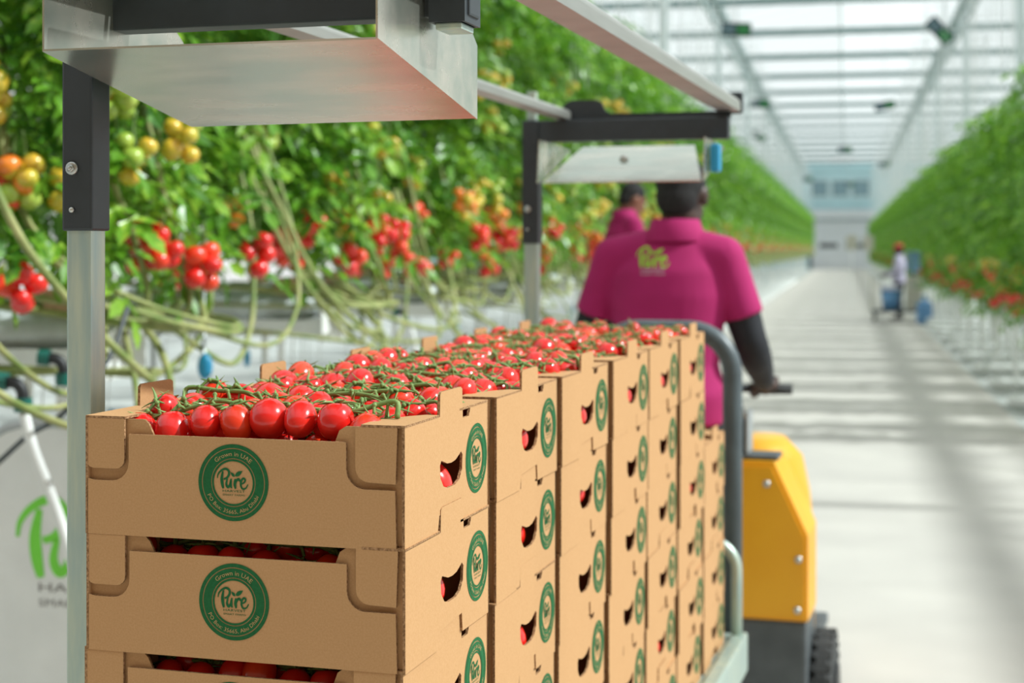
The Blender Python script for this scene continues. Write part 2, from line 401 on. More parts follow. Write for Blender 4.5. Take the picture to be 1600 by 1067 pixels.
# ================================================================== tomatoes (shared meshes)
def tomato_mesh(name, m, r, h, nu=16, nv=10, lob=0.02):
    mb = MB(); V = []
    for i in range(nv+1):
        p = PI*i/nv
        for j in range(nu):
            a = 2*PI*j/nu; k = 1+lob*math.cos(5*a)*math.sin(p)*(0.5+0.5*math.cos(p))
            z = math.cos(p)*h
            dimple = -0.16*h*math.exp(-(p/0.45)**2)
            V.append((math.sin(p)**0.92*math.cos(a)*r*k, math.sin(p)**0.92*math.sin(a)*r*k, z+dimple))
    F = [(i*nu+j, (i+1)*nu+j, (i+1)*nu+(j+1) % nu, i*nu+(j+1) % nu) for i in range(nv) for j in range(nu)]
    mb.add(V, F); return mb.mesh(name, [m], True)
def calyx_mesh(seed, L=.0195, r=.0025):
    q = random.Random(seed); mb = MB()
    for k in range(5):
        a = 2*PI*k/5+q.uniform(-.25, .25); c, s_ = math.cos(a), math.sin(a); l = L*q.uniform(.8, 1.25); lift = max(0, q.uniform(-.5, .9))
        P = [(0, 0, 0), (.3*l, .0, .0012), (.65*l, 0, .0005+.005*lift), (.95*l, 0, -.001+.015*lift)]
        path = [(x*c, x*s_, z) for x, _, z in P]
        mb.tube(catmull(path, 2), [r*.9, r, r*.95, r*.8, r*.6, r*.42, r*.15], 5, flat=.45)
    mb.tube([(0, 0, -.002), (.0005, 0, .004)], .0024, 6)
    return mb.mesh('calyx', ['calyx'], True)
TOM = [tomato_mesh('tomato', 'red', .0200, .0250), tomato_mesh('tomato', 'red', .0214, .0222), tomato_mesh('tomato', 'redor', .0195, .0240), tomato_mesh('tomato', 'red', .0175, .0200)]
CAL = [calyx_mesh(i) for i in range(4)]
def make_truss_variant(seed, n):
    q = random.Random(seed); L = .0205*n
    main = [(-L/2-.004, q.uniform(-.006, .006), .004)]
    for i in range(n//2+1):
        main.append((-L/2+i*(L/(n//2)), q.uniform(-.006, .006), .014+q.uniform(-.008, .010)))
    main.append((L/2+.006, q.uniform(-.01, .01), .006))
    path = catmull(main, 5); mb = MB(); mb.tube(path, [.0034*(1-.35*i/len(path)) for i in range(len(path))], 7)
    toms = []
    for i in range(n):
        side = 1 if i % 2 else -1
        x = -L/2+(i//2+.5)*(L/((n+1)//2))+q.uniform(-.003, .003)+(.005 if side > 0 else -.005)
        c = Vector((x, side*(.0205+q.uniform(-.002, .004)), -.002+q.uniform(-.010, .012)))
        rot = Euler((side*q.uniform(.15, 1.0), q.uniform(-.45, .45), 0), 'XYZ')
        rm = rot.to_matrix(); topp = c+rm @ Vector((0, 0, .021))
        toms.append((c, rot, q.randrange(4), q.randrange(4), q.uniform(.96, 1.12)))
        best = min(path, key=lambda p: abs(p.x-(x-.008)))
        t3 = topp+rm @ Vector((0, 0, .0035)); kn = (best+t3)/2+Vector((0, 0, .0055))
        mb.tube(catmull([best, kn, t3], 4), .0020, 6)
        mb.ball(kn, .0033, 0, 6, 5)
    return mb.mesh('stem', ['stem'], True), toms
TRUSS = [make_truss_variant(100+i, 8) for i in range(5)]
TRUSS4 = [make_truss_variant(300+i, 4) for i in range(3)]
def place_truss(var, loc, rz, tilt, label, group):
    r = link('tomato_cluster', None, None, loc, (tilt[0], tilt[1], rz)); tag(r, label, 'tomatoes', group)
    link('stem', var[0], r)
    for c, rot, ti, ci, sc in var[1]:
        t = link('tomato', TOM[ti], r, c, rot); t.scale = (sc, sc, sc)
        link('calyx', CAL[ci], t, (0, 0, .0195))
    return r

# ================================================================== crates
W, D, H = .400, .312, .1365; PITCH = .345
c0 = Vector((-.0683*1.723, 1.723, 0))            # right front corner of the nearest stack
ZTOP = HC-.199; ZBED = ZTOP-6*H
cl = c0-Rr*W
def arc(cx, cy, r, a0, a1, n=5): return [(cx+r*math.cos(math.radians(a0+(a1-a0)*i/n)), cy+r*math.sin(math.radians(a0+(a1-a0)*i/n))) for i in range(n+1)]
TK = .0034
fy = lambda y0: (lambda a, b, d: (a, y0+d, b))   # plate in xz
fx = lambda x0: (lambda a, b, d: (x0+d, a, b))   # plate in yz
fz = lambda z0: (lambda a, b, d: (a, b, z0+d))
front_out = [(0.002, 0), (.390, 0), (.3885, H-.070)]+[(.352, H-.070)]+arc(.352, H-.048, .022, -90, -180)[1:]+[(.330, H-.018), (.057, H-.018)]+arc(.035, H-.051, .022, 0, -90)+[(.012, H-.073), (.002, H-.071)]
inner_out = [(0, 0), (W-TK, 0), (W-TK, H-.001), (.327, H-.001), (.319, H-.006), (.312, H-.024), (.245, H-.024), (.243, H-.0215), (.150, H-.0215), (.148, H-.024), (.088, H-.024), (.080, H-.007), (.074, H-.001), (0, H-.001)]
flapL = [(0.001, H)]+arc(.010, H-.050, .009, 180, 270, 3)+arc(.040, H-.048, .011, -90, 0, 4)+[(.051, H)]
flapR = [(.341, H)]+arc(.357, H-.046, .016, 180, 270, 4)+[(.389, H-.063), (.391, H)]
def side_out():
    return [(0.0, 0), (.112, 0), (.118, .020), (.200, .024), (.203, .001), (D, 0), (D, H), (.238, H), (.232, H-.010), (.207, H-.010), (.205, H+.026), (.199, H+.029), (.126, H+.029), (.121, H+.026), (.120, H), (0.0, H)]
hc, hz = .163, H-.067
hole = [(hc-.043, hz+.009), (hc-.038, hz+.0145), (hc-.028, hz+.012), (hc-.016, hz+.0085), (hc, hz+.0075), (hc+.016, hz+.009), (hc+.028, hz+.013), (hc+.037, hz+.0165), (hc+.043, hz+.012), (hc+.041, hz-.006), (hc+.030, hz-.017), (hc+.014, hz-.021), (hc-.014, hz-.021), (hc-.030, hz-.017), (hc-.041, hz-.006)]
CE = ['card', 'edge']
P_front = MB().plate([front_out], fy(0), TK, 0, 1).mesh('front_panel', CE)
P_inner = MB().plate([inner_out], fy(TK+.0035), TK, 0, 1).mesh('inner_panel', CE)
P_flapL = MB().plate([flapL], fy(.0002), .0035, 0, 1).mesh('corner_flap', CE)
P_flapR = MB().plate([flapR], fy(.0002), .0035, 0, 1).mesh('corner_flap', CE)
P_side = MB().plate([side_out(), hole], fx(0), TK, 0, 1).mesh('side_panel', CE)
P_back = MB().plate([[(0, 0), (W, 0), (W, H-.001), (.327, H-.001), (.312, H-.022), (.088, H-.022), (.074, H-.001), (0, H-.001)]], fy(D-TK), TK, 0, 1).mesh('back_panel', CE)
P_base = MB().plate([[(TK, TK*2), (W-TK, TK*2), (W-TK, D-TK), (TK, D-TK)]], fz(.001), TK, 0, 1).mesh('base_panel', CE)
def topflap(mx, my):
    pts = [(.000, .000), (.052, .000), (.054, .050), (.030, .098), (.016, .117), (.000, .117)]
    f = lambda p: (W-p[0] if mx else p[0], D-p[1] if my else p[1])
    return MB().plate([[f(p) for p in pts]], fz(H-.0005), .003, 0, 1).mesh('top_flap', CE)
P_top = [topflap(a, b) for a in (0, 1) for b in (0, 1)]
P_gus = [MB().plate([[(TK, H-.004), (TK, .01), (.060, .01), (.060, H-.004)]], (lambda a, b, d, yy=yy, mx=mx: ((W-a if mx else a), yy+d+(a*.9 if yy < .1 else -a*.9), b)), TK, 0, 1).mesh('corner_post', CE) for mx in (0, 1) for yy in (.012, D-.016)]
L_logo = ring_logo(.088).mesh('printed_logo', ['ink', 'cardprint'])
tiername = ['top', 'second', 'third', 'fourth', 'fifth', 'bottom']
def crate(col, tier, loc, rz):
    if col < 6: lab = 'brown cardboard tomato crate, %s tier of the %s stack from the camera' % (tiername[tier], ORD[col])
    else: lab = 'brown cardboard crate in the short far stack, %s from its top' % ORD[tier-2]
    c = thing('cardboard_crate', lab, 'crate', loc, rz, 'stacked cardboard tomato crates')
    f = link('front_panel', P_front, c); link('printed_logo', L_logo, f, (.1915, 0, .0675))
    link('inner_panel', P_inner, c); link('corner_flap', P_flapL, c); link('corner_flap', P_flapR, c)
    s1 = link('side_panel', P_side, c, (W-TK, 0, 0)); link('printed_logo', L_logo, s1, (TK, .262, .0700), (0, 0, PI/2))
    link('side_panel', P_side, c); link('back_panel', P_back, c); link('base_panel', P_base, c)
    for p in P_top: link('top_flap', p, c)
    for p in P_gus: link('corner_post', p, c)
    return c
colnames = ['nearest', 'second', 'third', 'fourth', 'fifth', 'sixth', 'short far']
for col in range(7):
    for tier in range(6):
        if col == 6 and tier < 2: continue
        jx, jy = rnd.uniform(-.002, .002), rnd.uniform(-.002, .002)
        base = cl+U*(PITCH*col+jy+(.012 if col == 3 else 0))+Rr*(jx-.0012*tier)
        z = ZTOP-H*(tier+1); rz = -TH+rnd.uniform(-.004, .004)
        c = crate(col, tier, (base.x, base.y, z), rz)
        mw = Matrix.Translation((base.x, base.y, z)) @ Matrix.Rotation(rz, 4, 'Z')
        def at(x, y, zz): return mw @ Vector((x, y, zz))
        cn = colnames[col]
        if tier == 0 and col < 6:
            rows = [('front', .066), ('second', .130), ('third', .194), ('back', .256)]
            for ri, (rn, y) in enumerate(rows):
                for hi, (hn, x) in enumerate((('left', .112), ('right', .288))):
                    v = TRUSS[rnd.randrange(5)]
                    p = at(x+rnd.uniform(-.006, .006), y+rnd.uniform(-.004, .004), H-.007+rnd.uniform(-.006, .009)-(.005 if rn == 'front' else 0))
                    place_truss(v, p, rz+rnd.uniform(-.07, .07)+(PI if rnd.random() < .5 else 0), (rnd.uniform(-.26, .26), rnd.uniform(-.07, .07)),
                                'red vine tomatoes in the %s top crate, %s half of its %s row' % (cn, hn, rn), 'tomato clusters in the top crates')
            for ri, y in enumerate((.095, .160, .226)):
                for hn, x in (('left', .112), ('right', .288)):
                    place_truss(TRUSS[rnd.randrange(5)], at(x, y, H-.048), rz+rnd.uniform(-.1, .1), (0, 0), 'tomatoes under the top layer of the %s top crate, %s %s' % (cn, hn, ('front', 'middle', 'back')[ri]), 'tomatoes under the top layer')
        else:
            # what the hand hole shows
            tr = 'in the short far stack, %s crate from its top' % ORD[tier-2] if col == 6 else 'in the %s crate of the %s stack' % (tiername[tier], ORD[col])
            place_truss(TRUSS4[rnd.randrange(3)], at(W-.058, .150+rnd.uniform(-.022, .03), H-.082+rnd.uniform(-.012, .014)), rz+PI/2+rnd.uniform(-.4, .4), (0, 0), 'tomatoes seen through the hand hole '+tr, 'tomatoes behind the hand holes')
            if col == 0 and tier < 4:
                for hn, x in (('left', .112), ('right', .272)):
                    place_truss(TRUSS[rnd.randrange(5)], at(x, .066, H-.034), rz+rnd.uniform(-.1, .1), (0, 0), 'shaded tomatoes behind the %s of the front slot, %s crate, first stack' % (hn, tiername[tier]), 'tomatoes behind the front slots')
        if tier == 0 and col < 6:
            place_truss(TRUSS4[rnd.randrange(3)], at(W-.050, .155, H-.080), rz+PI/2, (0, 0), 'tomatoes seen through the hand hole of the %s top crate' % cn, 'tomatoes behind the hand holes')

# ================================================================== trolley: bed, posts, beams, rails, trays
P0 = Vector((-.5375, 1.964, 0))
T = thing('harvest_trolley', 'grey steel harvest trolley carrying the stacked tomato crates', 'trolley', P0, -TH)
SB, QR, QL = -.1135, .4707, .0707                # stack front (s), stack right and left sides (q) in trolley coordinates
zb = ZBED
def tb(name, mb, m, par=None, smooth=False): return ob(name, mb, m, par or T, smooth)
tb('deck', MB().bbox((QL-.06, SB-.05, zb-.02), (QR+.005, SB+2.50, zb-.0005), .003), 'galv')
tb('side_rail', MB().bbox((QR+.007, SB-.08, zb-.09), (QR+.045, SB+2.47, zb+.012), .006), 'galv')
tb('side_rail', MB().bbox((QL-.13, SB-.08, zb-.09), (QL-.062, SB+2.56, zb-.005), .006), 'galv')
tb('end_rail', MB().bbox((QL-.06, SB+2.505, zb-.09), (QR+.006, SB+2.56, zb-.005), .006), 'galv')
tb('end_rail', MB().bbox((QL-.06, SB-.08, zb-.09), (QR+.006, SB-.052, zb-.005), .006), 'galv')
for q in (QL-.03, QR-.01):
    for s in (SB+.12, SB+2.36):
        fk = MB(); fk.bbox((q-.045, s-.05, zb-.13), (q+.045, s+.05, zb-.09), .004)
        fk.box((q-.040, s-.03, .10), (q-.032, s+.03, zb-.12)); fk.box((q+.032, s-.03, .10), (q+.040, s+.03, zb-.12))
        f = tb('castor_fork', fk, 'galv'); wl = MB(); wl.tube([(q-.026, s, .12), (q-.022, s, .12), (q+.022, s, .12), (q+.026, s, .12)], [.105, .12, .12, .105], 28)
        o = ob('wheel', wl, 'rubber', f, True)
# posts: galvanised with dark sleeve on top
for s in (0, 2.1):
    p = tb('post', MB().bbox((-.0175, s-.0175, zb-.09), (.0175, s+.0175, HC+.17), .003), 'galv')
    ob('foot_bracket', MB().bbox((-.03, s-.03, zb-.088), (.03, s+.03, zb-.03), .003), 'galv', p)
    sv = tb('post_sleeve', MB().bbox((-.0215, s-.0215, HC+.022 if s == 0 else HC+.012), (.0215, s+.0215, HC+.325), .003), 'grey')
    b = MB()
    for zz, r in ((HC+.100, .0085), (HC+.048, .0036)):
        b.tube([(-.006, s-.0215, zz), (-.006, s-.0245, zz), (-.006, s-.0255, zz)], [r, r, r*.8], 14)
        if r > .005: b.tube([(-.006, s-.0255, zz), (-.006, s-.0285, zz)], .0055, 6); b.tube([(-.006, s-.0285, zz), (-.006, s-.031, zz)], .0032, 10)
    ob('bolt', b, 'bolt', sv, True)
# cross beams with lip
for s, e in ((0.0, .515), (2.1, .505)):
    tb('cross_beam', MB().bbox((.022, s-.02, HC+.270), (e, s+.02, HC+.325), .003), 'grey')
bp = MB().plate([[(.06, HC+.325), (.505, HC+.325), (.505, HC+.342), (.20, HC+.342), (.185, HC+.350), (.175, HC+.372), (.160, HC+.378), (.095, HC+.378), (.080, HC+.370), (.065, HC+.345)]], fy(2.125), .006, 0, 0)
tb('beam_plate', bp, 'grey')
tb('beam_plate', MB().plate([[(.06, HC+.325), (.505, HC+.325), (.505, HC+.342), (.06, HC+.342)]], fy(-.03), .006, 0, 0), 'grey')
# hollow end of the square tube at the near right
ht = MB()
for a in ((.468, -.030, HC+.262, .472, .030, HC+.40), (.508, -.030, HC+.262, .512, .030, HC+.40), (.472, .026, HC+.262, .508, .030, HC+.40), (.472, -.030, HC+.262, .508, -.026, HC+.40)):
    ht.box(a[:3], a[3:])
tb('tube_end', ht, 'grey')
tb('tube_lip', MB().bbox((.474, -.024, HC+.254), (.506, .024, HC+.262), .002), 'galv')
# long rails: rounded profile
def rail(q, z, wd, hgt):
    prof = [(-wd, 0), (wd, 0)]+[(wd*math.cos(a), hgt*.55+hgt*.45*math.sin(a)) for a in [i*PI/10 for i in range(11)]]
    mb = MB(); n = len(prof); ss = (-.30, 2.16)
    vs = [(q+x, s, z+y) for s in ss for x, y in prof]
    for j in range(n):
        mb.add([vs[j], vs[(j+1) % n], vs[n+(j+1) % n], vs[n+j]], [(0, 1, 2, 3)], 1 if j == 0 else 0)
    mb.add(vs[:n], [tuple(range(n))]); mb.add(vs[n:], [tuple(range(n))])
    return mb
tb('long_rail', rail(.497, HC+.342, .027, .038), ['alu', 'railunder'])
tb('long_rail', rail(.075, HC+.330, .021, .026), ['alu', 'railunder'])
tb('rail_cap', MB().bbox((.466, 2.162, HC+.338), (.528, 2.185, HC+.392), .006), 'grey')
tb('rail_stub', MB().bbox((-.012, 2.088, HC+.326), (.012, 2.112, HC+.40), .003), 'galv')
# near tray
tk = .0025
def slab4(a, b, c, d, t):                         # a thin sheet from four corners, thickness upward
    mb = MB(); n = (Vector(b)-Vector(a)).cross(Vector(d)-Vector(a)).normalized()
    if n.z < 0: n = -n
    P = [Vector(p) for p in (a, b, c, d)]; mb.add(P+[p+n*t for p in P], [(0,1,2,3),(7,6,5,4),(0,1,5,4),(1,2,6,5),(2,3,7,6),(3,0,4,7)]); return mb
q0, q1 = .050, .457
tb('tray_bottom', slab4((q0, -.172, HC+.226), (q1, -.1655, HC+.2255), (q1, .184, HC+.168), (q0, .184, HC+.166), tk), 'tray')
endpl = [(-.170, HC+.226), (.184, HC+.167), (.184, HC+.262), (.120, HC+.305), (.105, HC+.325), (-.170, HC+.36)]
tb('tray_end_plate', MB().plate([endpl], fx(q1), tk), 'tray')
tb('tray_end_plate', MB().plate([endpl], fx(q0-tk), tk), 'tray')
tb('tray_lip', slab4((q0+.001, .184, HC+.168), (q1-.001, .184, HC+.169), (q1-.001, .170, HC+.185), (q0+.001, .170, HC+.184), .002), 'tray')
tb('tray_brace', MB().bbox((.135, -.15, HC+.328), (.175, .16, HC+.336), .002), 'galv')
# far tray
tb('tray_bottom', slab4((q0+.012, 1.965, HC+.160), (q1, 1.965, HC+.160), (.385, 2.30, HC+.268), (q0+.035, 2.30, HC+.268), tk), 'tray')
ep2 = [(1.96, HC+.160), (2.08, HC+.190), (2.30, HC+.262), (2.125, HC+.268), (1.98, HC+.268)]
tb('tray_end_plate', MB().plate([ep2], fx(q1+.004), tk), 'tray')
tb('tray_end_plate', MB().plate([ep2], fx(q0), tk), 'tray')
bl = MB(); bl.tube([(.255, 2.028, HC+.2200), (.255, 2.0245, HC+.2185)], .011, 14); tb('tray_bolt', bl, 'bolt', None, True)
tb('blue_clip', MB().bbox((.468, 2.02, HC+.185), (.492, 2.06, HC+.255), .008), 'blue')
# big grey hoop at the far end, galvanised loop in front of it
def hoop(qa, qb, s, z0, z1, rad):
    P = [(qa, s, z0)]+[(qa+rad-rad*math.cos(a), s, z1-rad+rad*math.sin(a)) for a in [i*PI/2/8 for i in range(9)]]
    P += [(qb-rad+rad*math.sin(a), s, z1-rad+rad*math.cos(a)) for a in [i*PI/2/8 for i in range(9)]]+[(qb, s, z0)]
    return P
tb('hoop', MB().tube(hoop(QR-.375, QR-.005, SB+2.535, zb-.06, HC-.22, .115), .0265, 16), 'hoop', None, True)
tb('hoop', MB().tube(hoop(QL-.03, QR+.020, SB+2.44, zb-.01, HC-.765, .075), .0145, 14), 'galv', None, True)

# ================================================================== tug
TG = c0+U*3.02-Rr*.20
G = thing('tow_tractor', 'yellow electric tow tractor pulling the crate trolley', 'vehicle', TG, -TH)
def gb_(name, mb, m, par=None, smooth=False): return ob(name, mb, m, par or G, smooth)
rear = [(-.345, .445), (.345, .445), (.345, .70), (.245, .915), (-.245, .915), (-.345, .70)]
b = gb_('rear_body', MB().plate([rear], fy(.02), .26), 'yel')
pnl = gb_('rear_panel', MB().plate([[(.085, .455), (.335, .455), (.335, .695), (.238, .900), (.085, .900)]], fy(.012), .008), 'yel', b)
gb_('rear_panel', MB().plate([[(-.335, .455), (.079, .455), (.079, .900), (-.238, .900), (-.335, .695)]], fy(.012), .008), 'yel', b)
for x, z in ((.12, .85), (.225, .85), (.12, .64), (.318, .63), (.118, .485), (.315, .48), (.055, .85), (.05, .485)):
    gb_('bolt', MB().tube([(x, .012, z), (x, .007, z), (x, .004, z)], [.011, .011, .007], 12), 'bolt', b, True)
gb_('control_box', MB().bbox((.02, .04, .916), (.255, .16, .930), .004).bbox((.09, .06, .93), (.150, .15, 1.03), .012), 'chassis')
gb_('control_plate', MB().bbox((.156, .05, .931), (.166, .15, 1.06), .004), 'pipe')
gb_('chassis', MB().bbox((-.34, .03, .10), (.34, .27, .443), .012).bbox((-.28, .27, .10), (.28, 1.5, .14), .008), 'chassis')
gb_('bumper', MB().bbox((-.335, -.005, .13), (.06, .028, .40), .006), 'galv')
def wheel(x, y, r, wd):
    mb = MB(); mb.tube([(x-wd/2, y, r), (x-wd/2+.004, y, r), (x-wd/4, y, r), (x+wd/4, y, r), (x+wd/2-.004, y, r), (x+wd/2, y, r)], [r*.8, r*.95, r, r, r*.95, r*.8], 36)
    for k in range(26):
        a = 2*PI*k/26; mx = Matrix.Translation((x, y, r)) @ Matrix.Rotation(a, 4, 'X')
        mb.box((-wd/2, -.012, r*.965), (wd/2, .012, r*1.0), 0, mx)
    o = gb_('wheel', mb, 'rubber'); ob('wheel_hub', MB().tube([(x-wd/2-.01, y, r), (x+wd/2+.01, y, r)], r*.45, 18), 'black', o)
for x in (-.375, .375): wheel(x, .26, .185, .06)
for x in (-.17, .17): wheel(x, 1.35, .16, .08)
gb_('platform', MB().bbox((-.28, .29, .141), (.28, .95, .155), .004), 'rubber')
hood = MB(); hood.rings([((.04, 1.25, .141), .21, .28), ((.04, 1.25, .45), .21, .28), ((.04, 1.23, .64), .195, .26), ((.05, 1.2, .78), .16, .21), ((.05, 1.18, .85), .10, .13)], n=32)
gb_('front_hood', hood, 'yel', None, True)
st = MB(); st.tube([(0, 1.05, .90), (0, .86, 1.02), (0, .80, 1.06)], .03, 12); gb_('steering_column', st, 'black', None, True)
# handlebar is placed after the driver (needs his hands)

# ================================================================== people
def remesh(name, mb, voxel, m, parent, smooth=4):
    o = ob(name, mb, m, None); md = o.modifiers.new('r', 'REMESH'); md.mode = 'VOXEL'; md.voxel_size = voxel
    sm = o.modifiers.new('s', 'SMOOTH'); sm.iterations = smooth; sm.factor = .5
    dg = bpy.context.evaluated_depsgraph_get(); dg.update(); me = bpy.data.meshes.new_from_object(o.evaluated_get(dg))
    me.name = name; old = o.data; o.modifiers.clear(); o.data = me
    me.polygons.foreach_set('use_smooth', [True]*len(me.polygons)); bpy.data.meshes.remove(old)
    if not me.materials: me.materials.append(M[m])
    o.parent = parent; return o
V3 = Vector
def grip(mb, wrist, c, side, bar=.017):           # hand closed on a bar that runs along x through c
    c = V3(c); k = .0085
    for i, (dx, ln) in enumerate(((-.032, .92), (-.011, 1.0), (.011, 1.03), (.032, .95))):
        x = c.x+dx*side*-1
        P = [(x, c.y-.036, c.z+.030), (x, c.y-.004*ln, c.z+bar+k+.012), (x, c.y+.028*ln, c.z+.010), (x, c.y+.018, c.z-.020*ln)]
        mb.limb(catmull(P, 3), [.0105-.0003*j for j in range(10)], 8)
    mb.ball((c.x, c.y-.045, c.z+.016), (.045, .034, .022))
    x = c.x-side*.038
    mb.limb(catmull([(x, c.y-.055, c.z+.004), (x-side*.010, c.y-.028, c.z-.018), (x-side*.002, c.y+.004, c.z-.026)], 3), [.013, .0125, .012, .0115, .011, .0105, .0095], 8)
    mb.limb([wrist, (c.x, c.y-.055, c.z+.014)], [.027, .026], 10)
def openhand(mb, wrist, tip, side):
    w_, t_ = V3(wrist), V3(tip); d_ = (t_-w_).normalized(); sd = d_.cross(V3((0, 0, 1)))
    sd = sd.normalized() if sd.length > .1 else V3((0, 1, 0)); dn = V3((0, 0, -1))
    pc = w_+d_*.05; mb.limb([w_, pc, w_+d_*.085], [.026, .032, .030], 10)
    for i, l in enumerate((.070, .080, .075, .060)):
        b_ = w_+d_*.09+sd*(.033-.022*i); mb.limb(catmull([b_, b_+d_*l*.5+dn*.006, b_+d_*l*.85+dn*.03], 3), [.0095]*7, 8)
    b_ = w_+d_*.03+sd*.03*side; mb.limb(catmull([b_, b_+sd*.03*side+d_*.03, b_+sd*.032*side+d_*.062+dn*.01], 3), [.011]*7, 8)
def person(label, loc, rz, skin, shirt, J, group=None, voxel=.009, sleeve='sleeve', cap=None):
    root = thing('person', label, 'person', loc, rz, group)
    hd = V3(J['head']); nk = V3(J['neck']); ch = V3(J['chest']); ws = V3(J['waist']); pv = V3(J['pelvis'])
    hrot = Euler(J.get('hrot', (0, 0, 0))).to_matrix()
    def hp(x, y, z): return hd+hrot @ V3((x, y, z))
    mb = MB()
    # head: skull, jaw, nose, ears, brow
    mb.ball(hp(0, -.012, .022), (.076, .096, .098), 0, 20, 14, hrot); mb.ball(hp(0, .022, -.045), (.058, .066, .068), 0, 16, 12, hrot)
    mb.ball(hp(0, .070, -.088), (.028, .024, .022), 0, 10, 8, hrot)
    mb.limb([hp(0, .086, .012), hp(0, .104, -.022), hp(0, .094, -.030)], [.010, .014, .014], 8)
    for s in (-1, 1):
        mb.ball(hp(s*.080, -.008, -.006), (.012, .020, .033), 0, 10, 8, hrot); mb.ball(hp(s*.034, .076, .030), (.026, .014, .010), 0, 10, 8, hrot)
    mb.ball(hp(0, .088, -.060), (.026, .012, .009), 0, 10, 8, hrot)
    mb.limb([nk-V3((0, 0, .06)), (nk+hd)/2+V3((0, -.012, -.02)), hp(0, -.018, -.06)], [.066, .058, .060], 14)
    torso = [(pv-V3((0, 0, .07)), .165, .120), (pv+V3((0, 0, .03)), .168, .122), (ws, .150, .108), ((ws+ch)/2, .162, .116), (ch, .178, .120), (ch+V3((0, -.005, .08)), .172, .108), (nk-V3((0, .0, .035)), .110, .078), (nk, .065, .06)]
    mb.rings(torso, n=24)
    arms = []
    for sd, k in ((1, 'R'), (-1, 'L')):
        sh, el, wr = [V3(J[a+k]) for a in ('sh', 'el', 'wr')]
        mb.limb([nk-V3((0, 0, .05)), sh], [.07, .056]); mb.limb([sh, (sh+el)/2, el], [.056, .049, .040]); mb.limb([el, el*.6+wr*.4, wr], [.040, .042, .027])
        if 'bar'+k in J: grip(mb, wr, J['bar'+k], sd)
        else: openhand(mb, wr, wr+(wr-el).normalized()*.15+V3((0, 0, -.02)), sd)
        hp_, kn, an = [V3(J[a+k]) for a in ('hip', 'kn', 'an')]
        mb.limb([hp_, (hp_+kn)/2, kn], [.088, .074, .056]); mb.limb([kn, kn*.65+an*.35, an], [.054, .056, .038])
        mb.limb([an, an+V3((0, .10, -.035)), an+V3((0, .16, -.045))], [.038, .034, .026])
        arms.append((sh, el, wr, hp_, kn, an))
    body = remesh('body', mb, voxel*.85, skin, root, 3)
    # clothes
    sb = MB(); g = .014
    sb.rings([(c, rx+g+(.012 if i < 2 else 0), ry+g+(.012 if i < 2 else 0)) for i, (c, rx, ry) in enumerate(torso[:-1])]+[(nk-V3((0, 0, .012)), .076, .070)], n=32)
    for sh, el, wr, *_ in arms:
        sb.limb([nk-V3((0, 0, .052)), sh], [.080, .064], 16); e = sh*.34+el*.66
        sb.tube([sh, sh*.6+el*.4, e], [.064, .066, .069], 18)
    so = remesh('shirt', sb, voxel, shirt, root, 4)
    co = MB(); co.rings([(nk+V3((0, 0, -.028)), .088, .080), (nk+V3((0, -.002, -.030)), .108, .100), (nk+V3((0, -.003, -.024)), .109, .101), (nk+V3((0, -.006, .012)), .088, .086), (nk+V3((0, -.009, .040)), .078, .079), (nk+V3((0, -.009, .044)), .074, .075), (nk+V3((0, -.009, .040)), .069, .070), (nk+V3((0, 0, -.028)), .080, .074)], n=32, cap=False)
    ob('collar', co, shirt, so, True)
    for sh, el, wr, hp_, kn, an in arms:
        us = MB(); us.tube(catmull([sh*.5+el*.5, sh*.25+el*.75, el, el*.55+wr*.45, el*.06+wr*.94], 3), [.062, .060, .058, .057, .055, .054, .053, .053, .052, .049, .045, .040, .036], 16)
        ob('sleeve', us, sleeve, root, True)
    tr = MB(); tr.rings([(pv-V3((0, 0, .09)), .175, .130), (pv+V3((0, 0, .05)), .178, .132)], n=24)
    for sh, el, wr, hp_, kn, an in arms: tr.limb([hp_, (hp_+kn)/2, kn], [.102, .088, .072], 16); tr.limb([kn, kn*.5+an*.5, an+V3((0, 0, .03))], [.072, .066, .056], 16)
    remesh('trousers', tr, voxel*1.2, 'trouser', root, 4)
    for sh, el, wr, hp_, kn, an in arms:
        s_ = MB(); s_.limb([an+V3((0, -.02, -.03)), an+V3((0, .10, -.040)), an+V3((0, .17, -.048))], [.048, .044, .036], 12); ob('shoe', s_, 'black', root, True)
    hb = MB(); hb.ball(hp(0, -.020, .036), (.080, .096, .094), 0, 24, 16, hrot); hb.ball(hp(0, -.050, -.010), (.070, .062, .070), 0, 20, 14, hrot)
    remesh('hair', hb, .007, 'hair', root, 2)
    if cap: ob('cap', MB().ball(hp(0, -.01, .06), (.088, .105, .080), 0, 18, 10, hrot), cap, root, True)
    for s in (-1, 1): ob('eye', MB().ball(hp(s*.032, .078, .012), (.013, .010, .008), 0, 10, 8, hrot), 'eye', root, True)
    return root, so
DL = V3((.508, 5.02, .155)); DRZ = -math.radians(17)
barw = Matrix.Translation(DL) @ Matrix.Rotation(DRZ, 4, 'Z')
J1 = dict(head=(.042, .012, 1.565), hrot=(-.10, 0, -.22), neck=(.022, -.005, 1.445), chest=(0, -.005, 1.24), waist=(-.004, 0, 1.02), pelvis=(-.004, 0, .90),
          shR=(.180, -.012, 1.372), elR=(.262, .035, 1.080), wrR=(.262, .315, .945), shL=(-.184, -.012, 1.370), elL=(-.282, .035, 1.085), wrL=(-.262, .315, .945),
          barR=(.262, .395, .915), barL=(-.262, .395, .915),
          hipR=(.088, 0, .86), knR=(.10, .02, .47), anR=(.11, -.01, .075), hipL=(-.088, 0, .86), knL=(-.10, .02, .47), anL=(-.11, -.01, .075))
driver, dshirt = person('person in magenta polo shirt and black sleeves driving the yellow tow tractor', DL, DRZ, 'skin1', 'shirt', J1)
